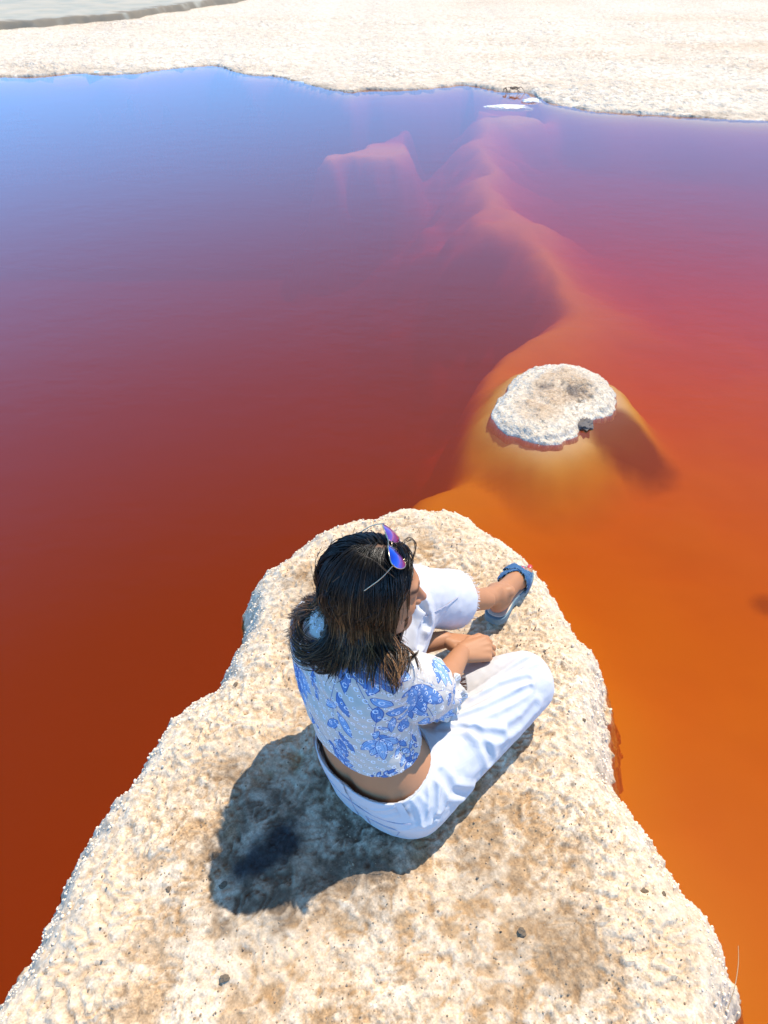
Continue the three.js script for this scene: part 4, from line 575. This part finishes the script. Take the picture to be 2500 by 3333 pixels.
// ---------- sunglasses pushed up on her head ----------
{
  const gl = new THREE.Group(), C0 = fromHead([0.024, 0.121, -0.002]); gl.position.set(...C0);
  const nn = vnorm([0, 1, 2].map((k) => hF[k] * 0.66 + hU[k] * 0.75)), ww = hR, lu = vcross(ww, nn).map((x) => x), upv = vdot(lu, hF) < 0 ? lu : lu.map((x) => -x);
  const at = (w, h, d) => [0, 1, 2].map((k) => ww[k] * w + upv[k] * h + nn[k] * d);
  const gold = new THREE.MeshStandardMaterial({ name: 'gold wire', color: new THREE.Color(0.72, 0.55, 0.36), metalness: 1, roughness: 0.25 });
  const frame = [], rim = (s) => { const r = []; for (let i = 0; i < 40; i++) { const a = i / 40 * 2 * Math.PI, x = Math.cos(a), y = Math.sin(a), X = 0.0275 * x * (1 - 0.14 * Math.max(0, -y)) + 0.004 * Math.max(0, -y), Y = (y > 0 ? 0.019 * Math.pow(y, 0.8) : -0.031 * Math.pow(-y, 0.95)); r.push([s * (0.0345 + X), Y, -0.005 * (x + 0.2) ** 2]); } return r; };
  for (const s of [1, -1]) {
    const r = rim(s), P = [], Cc = [], I = [], K = 5, N0 = r.length, reflPink = s > 0 ? 0 : 0.55; const c0 = [s * 0.0345, -0.006, 0.0042];  // left lens pinker: a reflection painted into its colours
    for (let k = 0; k <= K; k++) for (let i = 0; i < N0; i++) { const t = k / K, q = [lerp(c0[0], r[i][0], t), lerp(c0[1], r[i][1], t), lerp(c0[2], r[i][2], t * t)]; P.push(...at(...q)); const m = clamp(sst(0.008, -0.026, q[1] + 0.25 * (q[0] * s - 0.0345)) + reflPink); for (let c = 0; c < 3; c++) Cc.push(lerp([0.03, 0.10, 0.62][c], [0.50, 0.10, 0.30][c], m)); }
    for (let k = 0; k < K; k++) for (let i = 0; i < N0; i++) { const a = k * N0 + i, b = k * N0 + (i + 1) % N0; I.push(a, b, a + N0, b, b + N0, a + N0); }
    const g = new THREE.BufferGeometry(); g.setAttribute('position', new THREE.Float32BufferAttribute(P, 3)); g.setAttribute('color', new THREE.Float32BufferAttribute(Cc, 3)); g.setIndex(I); g.computeVertexNormals();
    const m = part(g, new THREE.MeshPhysicalMaterial({ name: 'mirror lens', vertexColors: true, metalness: 0.75, roughness: 0.12, clearcoat: 0.6, clearcoatRoughness: 0.05, side: THREE.DoubleSide }), 'lens', gl); m.userData.label = s > 0 ? 'blue mirrored lens' : 'mirrored lens with a painted pink reflection';
    const pts = [...r, r[0]].map((q) => at(q[0], q[1], q[2])); part(tubes([{ p: pts, r: () => 0.0011, c: () => [1, 1, 1] }], 6), gold, 'rim', gl);
    const tp = curve([at(s * 0.0625, 0.004, -0.004), at(s * 0.066, 0.006, -0.010), at(s * 0.078, 0.010, -0.034), at(s * 0.082, 0.014, -0.078)], 16); part(tubes([{ p: tp, r: () => 0.0010, c: () => [1, 1, 1] }], 6), gold, 'temple', gl);
    const pad = new THREE.SphereGeometry(1, 10, 8); pad.scale(0.0025, 0.0045, 0.002); pad.translate(...at(s * 0.010, -0.008, -0.007)); part(pad, new THREE.MeshPhysicalMaterial({ name: 'silicone', color: new THREE.Color(0.7, 0.65, 0.6), roughness: 0.3 }), 'nose_pad', gl);
  }
  part(tubes([{ p: curve([at(-0.0085, 0.001, -0.002), at(0, 0.003, 0.001), at(0.0085, 0.001, -0.002)], 8), r: () => 0.0011 }], 6), gold, 'bridge', gl);
  part(tubes([{ p: curve([at(-0.026, 0.0175, 0), at(0, 0.0155, 0.002), at(0.026, 0.0175, 0)], 10), r: () => 0.0010 }], 6), gold, 'brow_bar', gl);
  add(gl, 'sunglasses', 'gold-rimmed aviator sunglasses with blue mirror lenses, one with a painted pink reflection, on her head', 'sunglasses');
}

// ---------- stones, crystals and crumbs ----------
{
  const stoneMat = crustMat.clone(); stoneMat.name = 'wet salt crust'; stoneMat.roughness = 0.45; stoneMat.bumpScale = 0.01;
  const g = sheet(line([0.2, 1.6, 0.0065]), line([-4.1, -2.6, 0.0065]), (x, z, o) => {
    let d = segDist(x, z, SO, true) + 0.02 * fbm(x * 8, z * 8, 3, 3) + 0.008 * noise(x * 30, z * 30); const k1 = 1 - Math.min(1, worley(x * 30, z * 30) * 1.15), n = fbm(x * 14, z * 14, 5, 4);
    const pit = sst(0.10, 0.02, Math.hypot((x - 1.0) / 1.3, (z + 3.40) / 1.3) + 0.05 * n), crack = sst(0.06, 0.01, Math.hypot(x - 0.84, z + 3.45) + 0.03 * n);
    o.y = WATER + (d > 0 ? 0.018 + 0.045 * (1 - Math.exp(-d / 0.12)) : d > -0.03 ? 0.014 + d * 0.6 : -0.004 + (d + 0.03) * 3) + 0.022 * n * sst(-0.05, 0.12, d) + 0.012 * k1 * sst(0.2, 0, Math.abs(d)) - 0.03 * pit - 0.012 * crack;
    const t = clamp(sst(0.05, 0.14, d) * (0.45 + 0.8 * n + 0.3)), dark = clamp((pit * (0.6 + 1.5 * n) + crack * 0.8) + (noise(x * 60, z * 60, 3) > 0.8 && d > 0.02 ? 0.7 : 0));
    for (let c = 0; c < 3; c++) o.c[c] = lerp(lerp([0.82, 0.69, 0.54][c], [0.64, 0.44, 0.27][c], t), [0.16, 0.13, 0.12][c], dark * 0.85) ;
  });
  add(new THREE.Mesh(g, stoneMat), 'salt_stone', 'round salt-crusted stone standing out of the lake beyond the ledge', 'stone');
  const lump = (r, k, det = 4, amp = 0.35) => { const q = new THREE.IcosahedronGeometry(1, det), P = q.attributes.position; for (let i = 0; i < P.count; i++) { const x = P.getX(i), y = P.getY(i), z = P.getZ(i), m = 1 + amp * fbm(x * 1.6 + k, y * 1.6, z * 1.6 + k, 3) + 0.15 * amp * noise(x * 6 + k, y * 6, z * 6); P.setXYZ(i, x * m * r[0], y * m * r[1], z * m * r[2]); } q.computeVertexNormals(); return q; };
  const slate = new THREE.MeshStandardMaterial({ name: 'dark stone', color: new THREE.Color(0.06, 0.055, 0.06), roughness: 0.6 });
  let m = new THREE.Mesh(lump([0.04, 0.018, 0.05], 3, 4, 1.0), new THREE.MeshStandardMaterial({ name: 'brown stone', color: new THREE.Color(0.12, 0.10, 0.09), roughness: 0.8 })); m.position.set(0.985, WATER + 0.003, -3.15); add(m, 'rock', 'small dark rock at the near right foot of the salt-crusted stone', 'rock');
  const white = new THREE.MeshStandardMaterial({ name: 'white salt', color: new THREE.Color(0.82, 0.77, 0.70), roughness: 0.7 });
  m = new THREE.Mesh(lump([0.26, 0.03, 0.11], 21, 6, 0.8), white); m.position.set(1.66, WATER - 0.018, -11.12); add(m, 'salt_lump', 'low white lump of salt in the water just off the far shore', 'salt lump');
  m = new THREE.Mesh(lump([0.13, 0.035, 0.08], 25, 5, 0.6), white); m.position.set(2.02, WATER - 0.002, -11.48); add(m, 'salt_lump', 'smaller white lump of salt touching the far shore', 'salt lump');
  // dry twigs at the far waterline
  const tw = []; for (let i = 0; i < 9; i++) { const a = rr(0, 6.28), o = [1.82 + rr(-0.12, 0.12), WATER + rr(0.03, 0.06), -12.13 + rr(-0.05, 0.05)], l = rr(0.06, 0.16); tw.push({ p: curve([o, vadd(o, [Math.cos(a) * l * 0.5, rr(0, 0.03), Math.abs(Math.sin(a)) * l * 0.4]), vadd(o, [Math.cos(a) * l, rr(-0.1, 0.02), Math.abs(Math.sin(a)) * l * 0.7])], 8), r: (t) => 0.008 * (1 - 0.7 * t) }); }
  add(new THREE.Mesh(tubes(tw, 4), new THREE.MeshStandardMaterial({ name: 'dry wood', color: new THREE.Color(0.09, 0.06, 0.04), roughness: 0.9 })), 'twig_bundle', 'dark dry twigs caught in the notch of the far shore', 'twigs');
  // crumbs of dark earth lying on the ledge
  const earth = new THREE.MeshStandardMaterial({ name: 'dark earth', color: new THREE.Color(0.16, 0.115, 0.075), roughness: 0.95 });
  [[0.604, -0.809, 0.011, 'largest dark crumb of earth near the right edge of the ledge'], [0.652, -0.804, 0.007, 'smaller dark crumb right beside the largest one near the right edge'], [0.305, -0.714, 0.010, 'grey-brown crumb of earth below the woman at the bottom right of the ledge'], [-0.374, -0.813, 0.009, 'dark crumb of earth just below the left side of the shadow'], [-0.502, -0.813, 0.008, 'dark crumb of earth on the ledge left of the shadow'], [-0.338, -0.621, 0.009, 'dark crumb of earth at the bottom left of the ledge'], [-0.438, -1.405, 0.008, 'dark crumb of earth by the left edge of the ledge, level with her shoulders'], [0.566, -1.285, 0.006, 'dark crumb of earth near the right edge, just below her knee']].forEach(([x, z, r, label], i) => {
    const o = { x, z, y: 0, c: [0, 0, 0] }; rockPoint(x, z, o); const k = new THREE.Mesh(lump([r * 1.0, r * 0.4, r * 0.75], 30 + i * 3, 3, 0.8), earth); k.position.set(x, o.y + r * 0.2, z); k.rotation.y = i * 1.3; add(k, 'earth_crumb' + (i ? '_00' + i : ''), label, 'crumb');
  });
  const st = new THREE.Mesh(tubes([{ p: curve([[0.735, -0.075, -0.585], [0.752, -0.045, -0.615], [0.768, -0.02, -0.655], [0.772, 0.0, -0.682]], 16), r: (t) => 0.0011 * (1 - 0.6 * t) }], 4), new THREE.MeshStandardMaterial({ name: 'straw', color: new THREE.Color(0.62, 0.42, 0.22), roughness: 0.8 }));
  add(st, 'grass_stem', 'thin dry grass stem over the right edge of the ledge', 'grass stem');

  // salt grains: knobs along the rim, loose crystals and grit on the top
  const scatter = (name, label, n, mat, pick, det) => {
    const geo = new THREE.IcosahedronGeometry(1, det), im = new THREE.InstancedMesh(geo, mat, n), M = new THREE.Matrix4(), Q = new THREE.Quaternion(), E = new THREE.Euler(), o = { x: 0, y: 0, z: 0, c: [0, 0, 0] }, col = new THREE.Color(); let i = 0, guard = 0;
    while (i < n && guard++ < n * 60) { const q = pick(); if (!q) continue; o.x = q[0]; o.z = q[1]; rockPoint(q[0], q[1], o); if (o.y < WATER - 0.01) continue; E.set(rr(0, 6), rr(0, 6), rr(0, 6)); M.compose(new THREE.Vector3(o.x, o.y + q[2] * 0.15, o.z), Q.setFromEuler(E), new THREE.Vector3(q[2] * rr(0.8, 1.3), q[2] * rr(0.6, 1), q[2])); im.setMatrixAt(i, M); im.setColorAt(i, col.setRGB(...q[3])); i++; }
    im.count = i; im.name = name; im.castShadow = im.receiveShadow = true; im.userData = { kind: 'stuff', label }; scene.add(im);
  };
  const crystal = new THREE.MeshPhysicalMaterial({ name: 'salt crystal', roughness: 0.8, specularIntensity: 0.25 });
  const rect = () => [rr(-1.0, 0.95), rr(-2.4, -0.45)];
  scatter('salt_crystals', 'white salt crystals knobbling the rim of the ledge', 3500, crystal, () => { const [x, z] = rect(), d = rockD(x, z); if (d > 0.09 || d < -0.05 || rnd() > Math.exp(-Math.abs(d) / 0.035)) return null; const b = rr(0.92, 1.06); return [x, z, 0.0014 + 0.0036 * rnd() ** 3, [0.84 * b, 0.70 * b, 0.54 * b]]; }, 1);
  scatter('grit', 'sandy grit and dark specks on the top of the ledge', 3000, new THREE.MeshStandardMaterial({ name: 'grit', roughness: 0.9 }), () => { const [x, z] = rect(), d = rockD(x, z); if (d < 0.08 || Math.hypot(x + 0.27, z + 0.9) < 0.15) return null; const k = rnd(), c = k < 0.012 ? [0.07, 0.05, 0.035] : k < 0.5 ? [0.30, 0.20, 0.12] : [0.42, 0.29, 0.18]; return [x, z, 0.0012 + 0.0022 * rnd() ** 2, c]; }, 0);
}
// pale terrace beyond the flat, with a dark crumbling bank
{
  const EDGE = [[-30, -10], [-14, -14], [-10.49, -16.1], [-8.6, -18.3], [-7.9, -19.2], [-7.3, -19.6], [-6.07, -20.8], [-5.2, -23.3], [-4.0, -26.2], [-2.75, -32.7], [0, -60], [10, -200]];
  const g = sheet(line([-160, -30, 6], [-30, -12, 0.3], [-12, -2, 0.05], [-2, 12, 0.6]), line([-200, -40, 5], [-40, -26, 0.3], [-26, -14, 0.06], [-14, -9, 0.4]), (x, z, o) => {
    let d = segDist(x, z, EDGE, false), k = 0; for (let i = 1; i < EDGE.length; i++) if (EDGE[i - 1][1] >= z && EDGE[i][1] < z) k = lerp(EDGE[i - 1][0], EDGE[i][0], (z - EDGE[i - 1][1]) / (EDGE[i][1] - EDGE[i - 1][1])); if (z >= -10 || x > k) d = -d; d += 0.25 * fbm(x * 1.3, z * 1.3, 4, 4);
    const n = fbm(x * 2.2, z * 2.2, 2, 4), nd = fbm(x * 5, z * 5, 9, 3);
    o.y = WATER + 0.10 + 0.13 * sst(-0.02, 0.10, d) + 0.03 * n * sst(0, 0.3, d) + (d < 0 ? Math.max(-1.5, d * 1.2) : 0);
    const bank = sst(0.45, 0.05, d + 0.5 * nd), gr = clamp(0.5 + n);
    for (let c = 0; c < 3; c++) o.c[c] = lerp(lerp([0.33, 0.325, 0.27][c], [0.44, 0.385, 0.30][c], gr), [0.16, 0.12, 0.08][c], bank * 0.8);
  });
  add(new THREE.Mesh(g, new THREE.MeshStandardMaterial({ name: 'dried mud', vertexColors: true, roughness: 0.95 })), 'far_terrace', null, null, { kind: 'structure' });
}
add(person, 'person', 'seated woman in white trousers and a blue floral blouse, seen from behind', 'person');

renderer.render(scene, camera);
